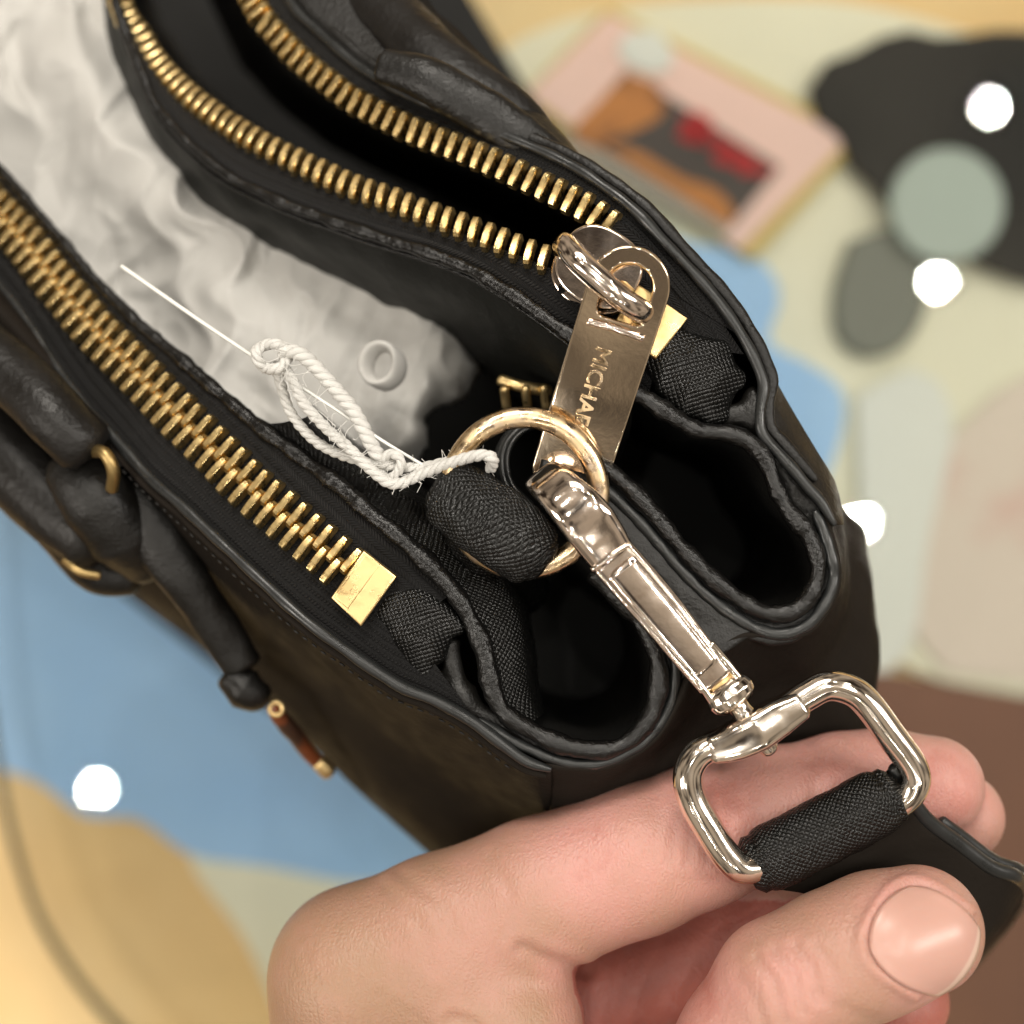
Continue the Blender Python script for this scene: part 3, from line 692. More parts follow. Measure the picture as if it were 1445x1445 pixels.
# ---- ring and its leather loop
ring = sweep('ring', np.array([tuple(P(740+105*math.cos(a), 696-107*math.sin(a), 28+14*math.sin(a)-4*math.cos(a))) for a in np.linspace(0, 2*math.pi, 96, endpoint=False)]), 15, 12, M['ring'], bag, k=30, up=(0, 0, 1), closed=True)
def wrinkled_barrel(name, C, r, m, parent, seed=0, k=44, rh=None, fq=.035, wr=1.0, ex=2.0):
    V, F, uv = sweep_data(C, r, rh, k=k, cap=True, ex=ex)
    cen = C.mean(0); W = []
    for v in V:
        v = Vector(v); q = v*fq+Vector((seed, 0, 0))
        W.append(v+Vector(noise.noise_vector(q))*3.5*wr+Vector(noise.noise_vector(q*3.1))*1.6*wr)
    return obj(name, W, F, m, parent, uv)
n = 60; C = cr([p_(622, 688, 24), p_(652, 708, 33), p_(692, 736, 36), p_(732, 766, 32), p_(764, 790, 20)], n)
t = np.linspace(0, 1, n); rr = 52*np.clip(np.sqrt(np.clip(1-np.abs(2*t-1)**14, .02, 1)), .72, 1)*(1-.06*np.cos(t*6.28))
wrinkled_barrel('ring_loop', C, rr, M['saffiano'], bag, 3, rh=rr*.62, ex=2.9, wr=.7)
C = cr([p_(672, 740, 8), p_(690, 768, -20), p_(715, 800, -80), p_(740, 850, -260)], 40)
wrinkled_barrel('ring_loop_tail', C, np.linspace(50, 46, 40), M['saffiano'], bag, 5, rh=np.full(40, 22.), k=30)
C = cr([p_(770, 590, -84), p_(728, 606, -72), p_(706, 640, -64), p_(712, 682, -60), p_(742, 716, -60), p_(780, 740, -80)], 60)
sweep('ring_strap', C, 6, 26, M['edge'], bag, k=16, ex=3.5, up=(0.15, -.1, 1))
C = cr([p_(772, 596, -60), p_(735, 611, -48), p_(716, 642, -40), p_(722, 682, -36), p_(750, 712, -38)], 50)
sweep('ring_strap_edge', C, 4, 5, M['edge'], bag, k=10, up=(0, 0, 1))

# ---- stitches along the painted edge and in the strap (too fine to pick apart)
Vs = []; Fs = []
def add_stitch(c, d, L_, r):
    V, F, _ = sweep_data(np.array([c-d*L_/2, c+np.array([0, 0, r*.6]), c+d*L_/2]), [r*.6, r, r*.6], k=6)
    b = len(Vs); Vs.extend(V); Fs.extend([tuple(i+b for i in f) for f in F])
cs = curve([(p[0]-12, p[1]+17)+tuple(p[2:]) for p in A_[8:21]], 150, dz=-16)
for i in range(2, 148, 3):
    d = cs[i+1]-cs[i-1]; d /= np.linalg.norm(d); add_stitch(cs[i]+rng.normal(0, .6, 3), d, 9, 2.0)
o = obj('edge_stitching', Vs, Fs, M['thread'], bag); o['kind'] = 'stuff'
# ---- handles
def tube(name, pts, r, m, parent=bag, n=60, wr=1.0, seed=0, rh=None, k=28):
    if pts[-1][2] < -300 and name.startswith('handle'): pts = [(p[0], p[1], p[2]+190) for p in pts]
    C = cr([p_(*p) for p in pts], n); r = np.interp(np.linspace(0, 1, n), np.linspace(0, 1, len(r)), r)
    return wrinkled_barrel(name, C, r, m, parent, seed, k=k, rh=None if rh is None else r*rh, wr=wr*.8, fq=.014)
M['handle'] = mat('black_handle_leather', (.008, .007, .0062, 1), .48, 0, .34, bump=[(900, 2e-4, 4)], rvar=(150, .36, .55))
h1 = tube('handle', [(-420, 250, -700), (-200, 380, -560), (-60, 470, -420), (30, 540, -360), (80, 590, -330), (120, 630, -340)], [58, 56, 52, 50, 50, 46], M['handle'], wr=.8, seed=1)
h2 = tube('handle', [(-420, 380, -900), (-200, 500, -700), (-40, 590, -560), (30, 660, -500), (90, 720, -470), (140, 760, -450)], [90, 86, 84, 82, 74, 60], M['handle'], wr=.8, seed=2)
tube('handle_tab', [(96, 656, -400), (136, 700, -400), (176, 750, -430), (210, 800, -470)], [44, 62, 62, 38], M['leather'], seed=3, wr=.9)
tube('handle_tab', [(140, 664, -430), (192, 712, -410), (246, 796, -410), (296, 868, -440), (342, 940, -470)], [40, 44, 40, 36, 34], M['leather'], seed=4, wr=.9, rh=.6)
tube('handle_tab_fold', [(95, 740, -470), (140, 800, -490), (190, 815, -500)], [54, 46, 32], M['leather'], seed=5, wr=.8)
tube('handle_knot', [(325, 955, -480), (352, 975, -480), (372, 985, -485)], [26, 36, 22], M['leather'], seed=6, wr=1.5)
rg = sweep('handle_ring', cr([p_(128, 636, -140), p_(148, 640, -110), p_(160, 665, -115), p_(158, 690, -140)], 24), 10, 10, M['brass_dull'], bag, k=12)
sweep('handle_ring', cr([p_(92, 790, -240), p_(112, 806, -230), p_(140, 812, -240)], 16), 7, 7, M['brass_dull'], bag, k=10)
tube('rear_handle', [(420, -200, -500), (500, -40, -330), (590, 60, -200), (650, 110, -160), (720, 150, -150), (770, 200, -150)], [70, 66, 60, 50, 44, 26], M['handle'], seed=7, wr=.9, rh=.7)
tube('rear_handle_tab', [(540, 92, -130), (600, 110, -110), (670, 150, -105), (740, 196, -100), (795, 232, -90)], [26, 34, 36, 34, 22], M['leather'], seed=8, wr=.9, rh=.6)
M['amber'] = mat('amber_enamel', srgb(112, 60, 34), .35, 0, .5, var=(srgb(56, 38, 28), 200, .45, .6))

# charm hanging at the front
ch = thing('hanging_charm', 'small orange and brass charm hanging from the handle knot over the blue cloth', 'charm', P(420, 1040, -400))
tube('charm_body', [(384, 996, -300), (410, 1030, -340), (440, 1066, -380), (452, 1078, -390)], [11, 15, 15, 11], M['amber'], ch, seed=9, wr=1, n=24, k=14)
sweep('charm_cap', cr([p_(450, 1076, -388), p_(458, 1084, -392), p_(464, 1090, -396)], 8), 14, 14, M['brass_flat'], ch, k=12)
sweep('charm_ring', np.array([tuple(P(390+9*math.cos(a), 1000+9*math.sin(a), -296)) for a in np.linspace(0, 2*math.pi, 24, endpoint=False)]), 4, 4, M['brass_flat'], ch, k=8, up=(0, 0, 1), closed=True)

# ================================================================== TISSUE PAPER in the middle compartment
def inside(x, y, poly):
    c = False; j = len(poly)-1
    for i in range(len(poly)):
        if (poly[i][1] > y) != (poly[j][1] > y) and x < (poly[j][0]-poly[i][0])*(y-poly[i][1])/(poly[j][1]-poly[i][1])+poly[i][0]: c = not c
        j = i
    return c
tp = [(-260, -260), (60, -260), (150, 0), (190, 110), (236, 186), (300, 250), (430, 325), (590, 400), (650, 440), (694, 506), (672, 548), (640, 570), (606, 590), (600, 640), (560, 700), (430, 672), (300, 585), (150, 450), (30, 310), (-70, 200), (-260, 0)]
def crumple(x, y):
    p = Vector((x*.0046+.3*noise.noise(Vector((x*.01, y*.01, 4))), y*.0030, 2.3)); h = 0; a = 1
    for o_ in range(3):
        q = noise.noise(p); h += a*(1-abs(q)*2.6); p = p*2.0+Vector((3.1, 1.7, .9)); a *= .40
    # straight creases where the sheet was folded: cell borders
    d, _ = noise.voronoi(Vector((x*.0085+y*.002, y*.0050, 1.1)), distance_metric='DISTANCE', exponent=2.5)
    h -= .16*max(0, 1-(d[1]-d[0])*5.0)
    d, _ = noise.voronoi(Vector((x*.019+7, y*.013, 4.1)), distance_metric='DISTANCE', exponent=2.5)
    return h-.04*max(0, 1-(d[1]-d[0])*4.0)
bd = tp[8:15]
def dist_b(x, y):
    m = 1e9
    for (ax_, ay_), (bx_, by_) in zip(bd[:-1], bd[1:]):
        dx, dy = bx_-ax_, by_-ay_; t = max(0, min(1, ((x-ax_)*dx+(y-ay_)*dy)/(dx*dx+dy*dy)))
        m = min(m, math.hypot(x-ax_-t*dx, y-ay_-t*dy))
    return m
step = 4; xs = list(range(-260, 740, step)); ys = list(range(-260, 720, step)); idx = {}; V = []; F = []
for j, y in enumerate(ys):
    for i, x in enumerate(xs):
        jx = x+18*noise.noise(Vector((x*.02, y*.02, 5))); jy = y+18*noise.noise(Vector((x*.02, y*.02, 9)))
        if inside(jx, jy, tp):
            ridge = 60*math.exp(-((x-y*.45-70)/55)**2)*math.exp(-((y-150)/170)**2)
            z = zrim(x, y)-215+52*crumple(x, y)+ridge-50*math.exp(-((x-545)**2+(y-480)**2)/90**2)
            z -= max(0, (x+y*.35-730))*.8
            if x > 480: z -= 130*math.exp(-dist_b(jx, jy)/14)
            idx[(i, j)] = len(V); V.append(P(x, y, z))
for (i, j), a in idx.items():
    q = [idx.get((i+1, j)), idx.get((i+1, j+1)), idx.get((i, j+1))]
    if None not in q: F.append((a, q[2], q[1], q[0]))
tis = thing('tissue_paper', 'crumpled whitish tissue paper stuffed inside the open middle compartment', 'paper', P(300, 300, -600))
ts = obj('sheet', V, F, M['paper'], tis)
sm_ = ts.modifiers.new('thickness', 'SOLIDIFY'); sm_.thickness = 2*K; sm_.offset = -1
# rolled curl and loose flaps
def roll(name, cx, cy, z, r, L_, ang, turns=1.3):
    V = []; F = []; nn = 40; ax = Vector((math.cos(ang), math.sin(ang), -.55)).normalized(); s = ax.cross(Vector((0, 0, 1))).normalized(); u = s.cross(ax)
    c = P(cx, cy, z)
    for i in range(nn):
        a = turns*2*math.pi*i/(nn-1); rr_ = r*(.72+.28*i/(nn-1))
        for j in range(8):
            t_ = j/7; V.append(c+ax*(L_*t_)+(s*math.cos(a)+u*math.sin(a))*rr_*(1+.5*t_))
    for i in range(nn-1):
        for j in range(7): F.append((i*8+j, i*8+j+1, (i+1)*8+j+1, (i+1)*8+j))
    o = obj(name, V, F, M['paper'], tis); sd = o.modifiers.new('thickness', 'SOLIDIFY'); sd.thickness = 3*K; return o
Cc = np.array([tuple(P(540+23*math.cos(a), 516-27*math.sin(a), -178+10*math.sin(a))) for a in np.linspace(0, 2*math.pi, 48, endpoint=False)])
sweep('curl', Cc, 8, 20, M['paper'], tis, k=16, up=(-.45, .25, 1), closed=True)

# ================================================================== STRING with its filament
def twisted(name, pts, r, parent, pitch=26, n=160, ply=3, seed=0):
    pitch *= 1.35
    C = cr([p_(*p) for p in pts], n); s = np.r_[0, np.cumsum(np.linalg.norm(np.diff(C, axis=0), axis=1))]
    T, S, U = frames(C)
    Va = []; Fa = []; ua = []
    for k in range(ply):
        ph = 2*math.pi*s/pitch/1.0+k*2*math.pi/ply
        H = C+(S*np.cos(ph)[:, None]+U*np.sin(ph)[:, None])*r*.50
        V, F, uv = sweep_data(H, r*.60*(1+.06*np.sin(s*.31+seed)), k=10)
        b = len(Va); Va += V; ua += uv; Fa += [tuple(i+b for i in f) for f in F]
    return obj(name, Va, Fa, M['cord'], parent, ua)
st = thing('tag_string', 'white twisted cotton string knotted in loops and tied to the metal ring', 'string', P(540, 660, 20))
twisted('strand', [(398, 496, 10), (420, 498, 22), (438, 511, 18), (473, 549, 16), (501, 583, 14), (521, 621, 12), (535, 644, 8), (552, 654, 2)], 10, st, 30, seed=1)
twisted('strand', [(402, 520, 4), (414, 538, 6), (428, 568, 8), (459, 603, 14), (494, 634, 18), (525, 664, 20), (556, 683, 22), (598, 668, 24), (646, 650, 52), (680, 642, 68), (696, 648, 66), (692, 662, 40)], 7.6, st, 30, n=220, seed=2)
twisted('strand', [(388, 512, -6), (398, 548, -14), (412, 585, -18), (447, 624, -12), (494, 646, -2), (542, 656, 6), (590, 660, 14), (630, 652, 22), (664, 646, 52)], 7.2, st, 30, n=200, seed=3)
tw = [(384+22*math.cos(a)*(1+.1*math.sin(3*a)), 503-18*math.sin(a), 6+14*math.sin(a*1.5)) for a in np.linspace(0, 4.2*math.pi, 26)]
twisted('knot', [(392, 520, -6)]+tw+[(404, 496, 18)], 7.5, st, 28, n=260, seed=4)
twisted('loop_knot', [(538, 650, 10), (552, 640, 20), (566, 650, 26), (560, 668, 20), (545, 676, 8), (536, 664, 2)], 6.5, st, 26, n=70, seed=5)
fil = sweep('filament', cr([p_(172, 376, -110), p_(290, 458, -60), p_(390, 524, -18), p_(470, 575, 6), (p_(540, 622, 14)), p_(600, 658, 20)], 80), np.linspace(3.4, 2.2, 80), None, M['filament'], st, k=8)
Vs = []; Fs = []
for i in range(90):
    tt = rng.uniform(0, 1); x = np.interp(tt, [0, .2, .4, .6, .8, 1], [390, 440, 500, 560, 620, 690]); y = np.interp(tt, [0, .2, .4, .6, .8, 1], [500, 570, 640, 680, 664, 642])
    c = np.array(p_(x+rng.normal(0, 5), y+rng.normal(0, 5), 26)); a = rng.uniform(0, 6.28); l = rng.uniform(8, 30)
    d = np.array([math.cos(a), math.sin(a), rng.uniform(-.3, .3)])
    Vq, Fq, _ = sweep_data(cr([c, c+d*l*.5+rng.normal(0, 3, 3), c+d*l+rng.normal(0, 6, 3)], 7), [.45]*7, k=4, cap=False)
    b = len(Vs); Vs.extend(Vq); Fs.extend([tuple(j+b for j in f) for f in Fq])
o = obj('loose_fibres', Vs, Fs, M['cord'], st); o['kind'] = 'stuff'

# ================================================================== SHOULDER STRAP: snap hook, swivel, oval ring, leather
ss = thing('shoulder_strap', 'black leather shoulder strap end with pale gold snap hook clipped to the ring', 'strap', P(1060, 1000, 30))
def bar(name, pts, wv, hv, m, parent, n=60, ex=4.5, k=32, up=(0, 0, 1), side=None):
    C = cr([p_(*p) for p in pts], n); t = np.linspace(0, 1, n)
    a = np.interp(t, np.linspace(0, 1, len(wv)), wv); b = np.interp(t, np.linspace(0, 1, len(hv)), hv)
    return sweep(name, C, a, b, m, parent, k=k, ex=ex, up=up, side=side)
hk = bar('hook_body', [(864, 786, 46), (920, 850, 44), (960, 899, 43), (1008, 960, 42)], [33, 33, 32, 30, 27], [17, 17, 17, 16, 15], M['rose'], ss, ex=8, k=48)
bar('hook_gate', [(876, 800, 55), (930, 864, 52), (996, 944, 49)], [26, 26, 24], [11, 11, 10], M['rose'], hk, n=30, ex=4)
bar('hook_seam', [(836, 804, 61), (862, 784, 66), (889, 767, 61)], [4, 4.5, 4], [6, 6, 6], M['rose_smooth'], hk, n=14, k=10, ex=2)
bar('gate_rail', [(964, 932, 44), (985, 962, 44), (1006, 992, 42)], [6, 6, 6], [15, 15, 13], M['rose_smooth'], hk, n=16, k=14, ex=3)
bar('gate_rail', [(1002, 907, 44), (1024, 935, 44), (1042, 957, 42)], [6, 7, 6], [15, 15, 13], M['rose_smooth'], hk, n=16, k=14, ex=3)
bar('hook_pin', [(1006, 950, 40), (1020, 966, 40), (1030, 978, 38)], [20, 20, 20], [13, 13, 13], M['brass_flat'], hk, n=12, k=20, ex=2)
# the bent nose goes over the ring and back down under it
bar('hook_nose', [(864, 786, 46), (845, 758, 54), (820, 725, 64), (796, 700, 60), (778, 684, 44), (768, 676, 20), (772, 684, -6), (790, 704, -22), (812, 728, -26)], [33, 36, 38, 36, 32, 30, 27, 25, 22, 15], [18, 20, 21, 20, 18, 16, 15, 14, 12, 9], M['rose'], hk, n=80, ex=4, k=40,
    side=(.78, .62, 0))
bar('swivel_collar', [(1024, 971, 38), (1030, 979, 38), (1036, 987, 38)], [34, 37, 34], [26, 28, 26], M['rose_smooth'], ss, n=14, k=32, ex=2.6)
bar('swivel_neck', [(1034, 986, 38), (1046, 1002, 38), (1056, 1016, 38)], [17, 15, 18], [17, 15, 18], M['rose_smooth'], ss, n=14, k=24, ex=2)
bar('swivel_block', [(1004, 1056, 40), (1030, 1048, 42), (1064, 1032, 44), (1096, 1012, 42), (1128, 994, 40)], [20, 26, 28, 26, 20], [23, 26, 28, 26, 23], M['rose_smooth'], ss, n=50, k=32, ex=4.2)
bar('swivel_rivet', [(1070, 1036, 36), (1080, 1050, 36), (1088, 1060, 36)], [17, 16, 12], [15, 14, 10], M['rose_smooth'], ss, n=12, k=20, ex=2)
bar('oval_ring', [(1040, 1042, 40), (1008, 1052, 40), (984, 1066, 41), (971, 1092, 42), (976, 1126, 42), (999, 1168, 40), (1027, 1210, 36), (1052, 1226, 28), (1100, 1212, 14), (1160, 1184, 8), (1220, 1156, 10), (1268, 1134, 18), (1290, 1110, 26), (1288, 1082, 32), (1256, 1036, 38), (1224, 993, 41), (1200, 974, 42), (1168, 968, 42), (1138, 982, 41), (1104, 1004, 40)], [21]*3, [20]*3, M['rose_smooth'], ss, n=220, k=28, ex=2)
n = 70; C = cr([p_(1064, 1220, 8), p_(1110, 1199, 10), p_(1160, 1174, 10), p_(1210, 1148, 10), p_(1258, 1121, 8)], n)
t = np.linspace(0, 1, n); rr = 47*np.clip((1-np.abs(2*t-1)**16), .75, 1)**.5
ls = wrinkled_barrel('leather_loop', C, np.clip(rr, 36, 50), M['saffiano'], ss, 11, k=48, rh=np.clip(rr, 36, 50)*.86, wr=.5)
# tail: two layers of leather leaving under the loop
def strip(name, ca, cb, th, m, parent, **kw):
    return loft(name, [np.array(ca), np.array(cb)], 12, m, parent, thick=th, **kw)
ta = cr([p_(1262, 1082, 10), p_(1300, 1148, -14), p_(1352, 1190, -42), p_(1398, 1224, -60), p_(1432, 1236, -80), p_(1444, 1256, -150), p_(1430, 1290, -300), p_(1396, 1332, -480), p_(1360, 1372, -600)], 60)
tb_ = cr([p_(1084, 1250, 0), p_(1150, 1262, -30), p_(1240, 1300, -52), p_(1320, 1340, -70), p_(1370, 1343, -92), p_(1372, 1352, -170), p_(1352, 1370, -320), p_(1322, 1392, -500), p_(1290, 1420, -620)], 60)
strip('strap_tail', ta, tb_, 12, M['leather_brown'], ss, ruf=3)
sweep('strap_edge', ta+np.array([0, 0, 1.]), 11, 9, M['edge'], ss, k=14, up=(0, 0, 1))
ta2 = ta-np.array([-14, -4, 22.]); sweep('strap_edge', ta2[8:], 9, 8, M['edge'], ss, k=12, up=(0, 0, 1))

# ================================================================== PERSON: left hand
pr = thing('person', 'person whose bare hand pinches the strap, thumb with a short unpainted nail on top', 'person', P(560, 2200, -300))
q3 = lambda x, y, z: np.array(P(x, y, z))
lo = (-420, -1500, -470); hi = (760, -240, 200)
ax, X = grid_for(lo, hi, 6.0)
X = X.astype(np.float32)
def chain(pts, k=10, sq=None):
    f = None
    for (a, b) in zip(pts[:-1], pts[1:]):
        d = cone(X, q3(*a[:3]), q3(*b[:3]), a[3], b[3], sq)
        f = d if f is None else smin(f, d, 18)
    return f
index = chain([(505, 1372, -112, 124), (620, 1322, -108, 118), (760, 1264, -104, 112), (900, 1212, -104, 108), (985, 1180, -112, 103), (1090, 1143, -124, 91), (1190, 1116, -134, 85), (1250, 1108, -136, 82), (1318, 1108, -130, 74)])
back = chain([(505, 1385, -125, 126), (500, 1650, -170, 142), (520, 1950, -230, 150), (540, 2300, -280, 190)])
back2 = chain([(640, 1520, -190, 150), (680, 1900, -240, 160), (640, 2300, -280, 190)])
web = chain([(640, 1390, -90, 112), (706, 1446, -92, 121), (720, 1620, -130, 150)])
middle = chain([(820, 1420, -270, 100), (960, 1365, -262, 92), (1120, 1290, -236, 88), (1230, 1215, -214, 80), (1352, 1152, -196, 70)])
ringf = chain([(860, 1500, -320, 95), (1000, 1450, -310, 90), (1160, 1400, -250, 82), (1278, 1412, -180, 66)])
palm = chain([(800, 1560, -300, 140), (900, 1700, -320, 160), (760, 2000, -300, 170)])
thumb = chain([(760, 1960, -170, 150), (900, 1760, -100, 136), (1010, 1592, 0, 116), (1062, 1482, 38, 104), (1108, 1398, 54, 97), (1180, 1356, 56, 93), (1240, 1330, 54, 93), (1296, 1312, 46, 88)])
f = smin(index, back, 40); f = smin(f, back2, 70); f = smin(f, web, 34)
f = smin(f, palm, 60); f = smin(f, middle, 14); f = smin(f, ringf, 12); f = smin(f, thumb, 16)
V, F = surface_nets(f, *ax)
# smooth the grid steps away, then creases
E = np.vstack([F[:, [0, 1]], F[:, [1, 2]], F[:, [2, 3]], F[:, [3, 0]]])
for it in range(6):
    S_ = np.zeros_like(V); c_ = np.zeros(len(V))
    np.add.at(S_, E[:, 0], V[E[:, 1]]); np.add.at(c_, E[:, 0], 1)
    np.add.at(S_, E[:, 1], V[E[:, 0]]); np.add.at(c_, E[:, 1], 1)
    V = V*.5+.5*S_/c_[:, None]
def normals(V, F):
    n = np.cross(V[F[:, 2]]-V[F[:, 0]], V[F[:, 3]]-V[F[:, 1]]); N_ = np.zeros_like(V)
    for k in range(4): np.add.at(N_, F[:, k], n)
    return N_/(np.linalg.norm(N_, axis=1)[:, None]+1e-9)
Nn = normals(V, F)
pxy = np.stack([V[:, 0]*D/(D-V[:, 2])+CX, CY-V[:, 1]*D/(D-V[:, 2])], 1)
def seg_dist(p, a, b):
    a = np.array(a, float); b = np.array(b, float); d = b-a; t = np.clip(((p-a)@d)/(d@d), 0, 1)
    return np.linalg.norm(p-a-t[:, None]*d, axis=1), t
disp = np.zeros(len(V)); top = Nn[:, 2] > .05
def crease(pts, depth, wd):
    best = np.full(len(V), 1e9)
    for a, b in zip(pts[:-1], pts[1:]):
        d, _ = seg_dist(pxy, a, b); best = np.minimum(best, d)
    global disp
    disp -= np.where(top, depth*np.exp(-(best/wd)**2)-depth*.35*np.exp(-((best-wd*2.2)/wd)**2), 0)
crease([(735, 1338), (765, 1352), (790, 1360), (826, 1372)], 5, 9)
crease([(640, 1438), (655, 1442), (668, 1446), (690, 1470)], 5, 8)
for dep, pts in ((2.6, [(1066, 1352), (1092, 1384), (1106, 1440)]), (2.2, [(1092, 1340), (1120, 1376), (1134, 1428)]), (2.6, [(1120, 1334), (1146, 1364), (1156, 1410)]), (1.8, [(1040, 1376), (1066, 1410), (1078, 1445)]), (1.5, [(1150, 1336), (1172, 1360), (1180, 1396)])):
    crease(pts, dep, 6.5)
for x in (940, 962, 990, 1012): crease([(x, 1080), (x+18, 1140), (x+8, 1215)], 2.0, 7)
for pts in ([(560, 1230), (620, 1270), (650, 1330)], [(540, 1250), (590, 1300), (610, 1370)], [(690, 1210), (720, 1260), (716, 1320)], [(1140, 1040), (1152, 1090), (1146, 1160)], [(1285, 1040), (1296, 1090), (1290, 1150)], [(1150, 1400), (1200, 1430), (1240, 1440)]): crease(pts, 1.6, 8)
for i in range(7): crease([(430+i*26, 1345+i*14), (470+i*26, 1420+i*10), (480+i*26, 1480+i*8)], 1.3, 6)
# nail bed of the thumb: local frame (a along the thumb, b across), in pixels
nc = np.array([1302., 1326.]); na = np.array([.84, .54]); nb = np.array([-.54, .84])
Ln, Wn = 74., 68.
def nail_uv(p): d = p-nc; return d@na/Ln, d@nb/Wn
nu_, nv_ = nail_uv(pxy); rad = (np.abs(nu_)**3+np.abs(nv_)**3)**(1/3)
tsel = top & (V[:, 2] > 0)
disp += np.where(tsel, -5*np.clip((1.02-rad)/.14, 0, 1)+5.5*np.exp(-((rad-1.1)/.09)**2)*(nu_ < .55), 0)
V = V+Nn*disp[:, None]

# skin: base colour varies (redder fingertips and creases, palm shade painted in), a vertex attribute
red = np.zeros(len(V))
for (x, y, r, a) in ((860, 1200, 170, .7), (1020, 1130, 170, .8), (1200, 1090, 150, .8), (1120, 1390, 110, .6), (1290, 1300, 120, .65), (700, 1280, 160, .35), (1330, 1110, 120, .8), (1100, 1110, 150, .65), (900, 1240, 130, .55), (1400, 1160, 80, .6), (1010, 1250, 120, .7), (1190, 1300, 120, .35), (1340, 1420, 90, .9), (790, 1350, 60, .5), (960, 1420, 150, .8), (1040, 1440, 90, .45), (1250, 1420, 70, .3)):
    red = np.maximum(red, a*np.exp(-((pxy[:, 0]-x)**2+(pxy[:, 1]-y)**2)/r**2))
red = np.clip(red+np.where((V[:, 2] < -60) & (pxy[:, 0] > 800) & (pxy[:, 1] > 1270), .9, 0), 0, 1)  # shade of the palm and lower fingers painted in as deeper red
skin = bpy.data.materials.new('skin'); skin.use_nodes = True; nt = skin.node_tree; N = nt.nodes; L = nt.links; b = N['Principled BSDF']
at = N.new('ShaderNodeAttribute'); at.attribute_name = 'redness'
tc = N.new('ShaderNodeTexCoord')
nz = N.new('ShaderNodeTexNoise'); nz.inputs['Scale'].default_value = 85; nz.inputs['Detail'].default_value = 8; nz.inputs['Roughness'].default_value = .62; L.new(tc.outputs['Object'], nz.inputs['Vector'])
ad = N.new('ShaderNodeMath'); ad.operation = 'MULTIPLY_ADD'; ad.inputs[1].default_value = .95; L.new(nz.outputs['Fac'], ad.inputs[0])
sb = N.new('ShaderNodeMath'); sb.operation = 'SUBTRACT'; sb.inputs[1].default_value = .47; L.new(at.outputs['Fac'], sb.inputs[0]); L.new(sb.outputs[0], ad.inputs[2])
rp = N.new('ShaderNodeValToRGB'); e_ = rp.color_ramp.elements.new(.72); e_.color = (.53, .27, .23, 1); rp.color_ramp.elements[0].color = (.36, .215, .140, 1); rp.color_ramp.elements[2].color = (.40, .135, .105, 1)  # first stop: tan and light falloff of the hand's back; last: palm shade
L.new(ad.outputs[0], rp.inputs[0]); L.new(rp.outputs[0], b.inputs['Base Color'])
b.inputs['Roughness'].default_value = .42; b.inputs['Specular IOR Level'].default_value = .42
b.inputs['Subsurface Weight'].default_value = .35; b.inputs['Subsurface Radius'].default_value = (1, .38, .22); b.inputs['Subsurface Scale'].default_value = .0022
mp = N.new('ShaderNodeMapping'); mp.inputs['Rotation'].default_value = (0, 0, math.radians(20)); mp.inputs['Scale'].default_value = (2600, 700, 1500)
L.new(tc.outputs['Object'], mp.inputs['Vector'])
n1 = N.new('ShaderNodeTexNoise'); n1.inputs['Scale'].default_value = 1; n1.inputs['Detail'].default_value = 3; L.new(mp.outputs[0], n1.inputs['Vector'])
vo = N.new('ShaderNodeTexVoronoi'); vo.feature = 'DISTANCE_TO_EDGE'; vo.inputs['Scale'].default_value = 1500; L.new(tc.outputs['Object'], vo.inputs['Vector'])
b1 = N.new('ShaderNodeBump'); b1.inputs['Distance'].default_value = 1.25e-4; L.new(n1.outputs['Fac'], b1.inputs['Height'])
b2 = N.new('ShaderNodeBump'); b2.inputs['Distance'].default_value = 1.1e-4; L.new(vo.outputs['Distance'], b2.inputs['Height']); L.new(b1.outputs[0], b2.inputs['Normal'])
L.new(b2.outputs[0], b.inputs['Normal'])
hand = mesh_np('hand', V, F, skin, pr)
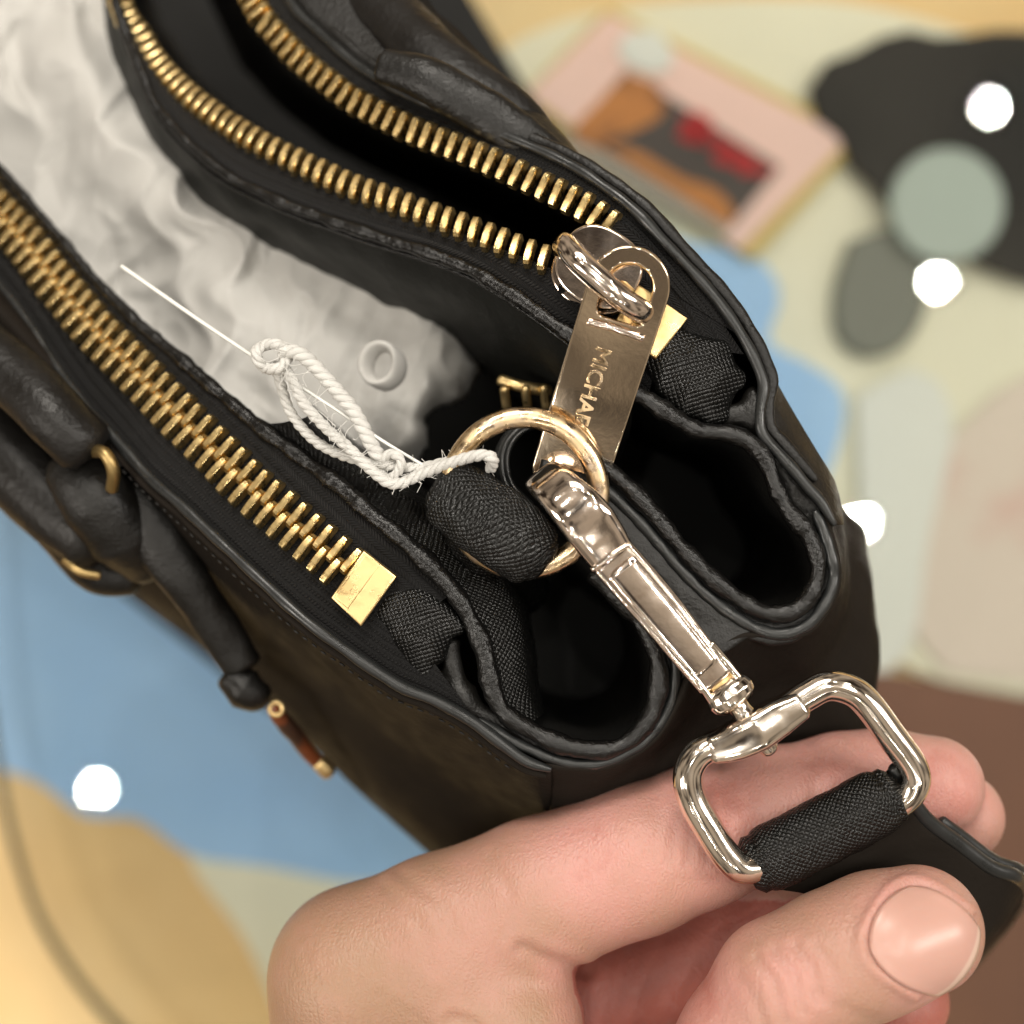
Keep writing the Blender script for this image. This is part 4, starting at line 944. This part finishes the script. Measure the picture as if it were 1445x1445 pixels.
a_ = hand.data.attributes.new('redness', 'FLOAT', 'POINT'); a_.data.foreach_set('value', red.astype(np.float32))

# thumb nail: a plate lying on the surface
bvh = BVHTree.FromPolygons([tuple(v) for v in V], [tuple(f_) for f_ in F])
nail = mat('fingernail', (.53, .305, .25, 1), .32, 0, .5, bump=[(400, 3e-5, 3)], coat=.05, sss=(.25, (1, .4, .25), .001))
tipm = mat('nail_tip', (.60, .42, .34, 1), .3, 0, .5)
nn_ = 26; Vn = []; Fn = []; ok = {}
for i in range(nn_+1):
    for j in range(nn_+1):
        a = -1+2*i/nn_; c = -1+2*j/nn_
        # square to rounded square
        k_ = .46 if a < 0 else .40
        aa = a*math.sqrt(1-k_*c*c); cc = c*math.sqrt(1-k_*a*a)
        p = nc+na*aa*Ln*1.02+nb*cc*Wn*1.02
        ray0 = Vector((0, 0, D)); dr = (P(p[0], p[1], 0)-ray0).normalized()
        h = bvh.ray_cast(ray0, dr)
        pt = h[0] if h[0] else P(p[0], p[1], 60)
        e = max(abs(a), abs(c)); Vn.append(pt+h[1]*(4.5*(1-e**6)+1.2) if h[0] else pt)
for i in range(nn_):
    for j in range(nn_):
        k = i*(nn_+1)+j; Fn.append((k, k+nn_+1, k+nn_+2, k+1))
# flatten the cross curve a little by smoothing
Vv = np.array([tuple(v) for v in Vn]).reshape(nn_+1, nn_+1, 3)
for it in range(8):
    Vv[1:-1, 1:-1] = (Vv[:-2, 1:-1]+Vv[2:, 1:-1]+Vv[1:-1, :-2]+Vv[1:-1, 2:])/4*.6+Vv[1:-1, 1:-1]*.4
Vv[1:-1, 1:-1, 2] += 1.5
o = obj('thumbnail', Vv.reshape(-1, 3).tolist(), Fn, nail, pr)
o.data.materials.append(tipm)
for k_, pgn in enumerate(o.data.polygons):
    if k_//nn_ >= nn_-2: pgn.material_index = 1
sd = o.modifiers.new('thickness', 'SOLIDIFY'); sd.thickness = 3*K; sd.offset = -1
scene.render.resolution_x = 1024; scene.render.resolution_y = 1024
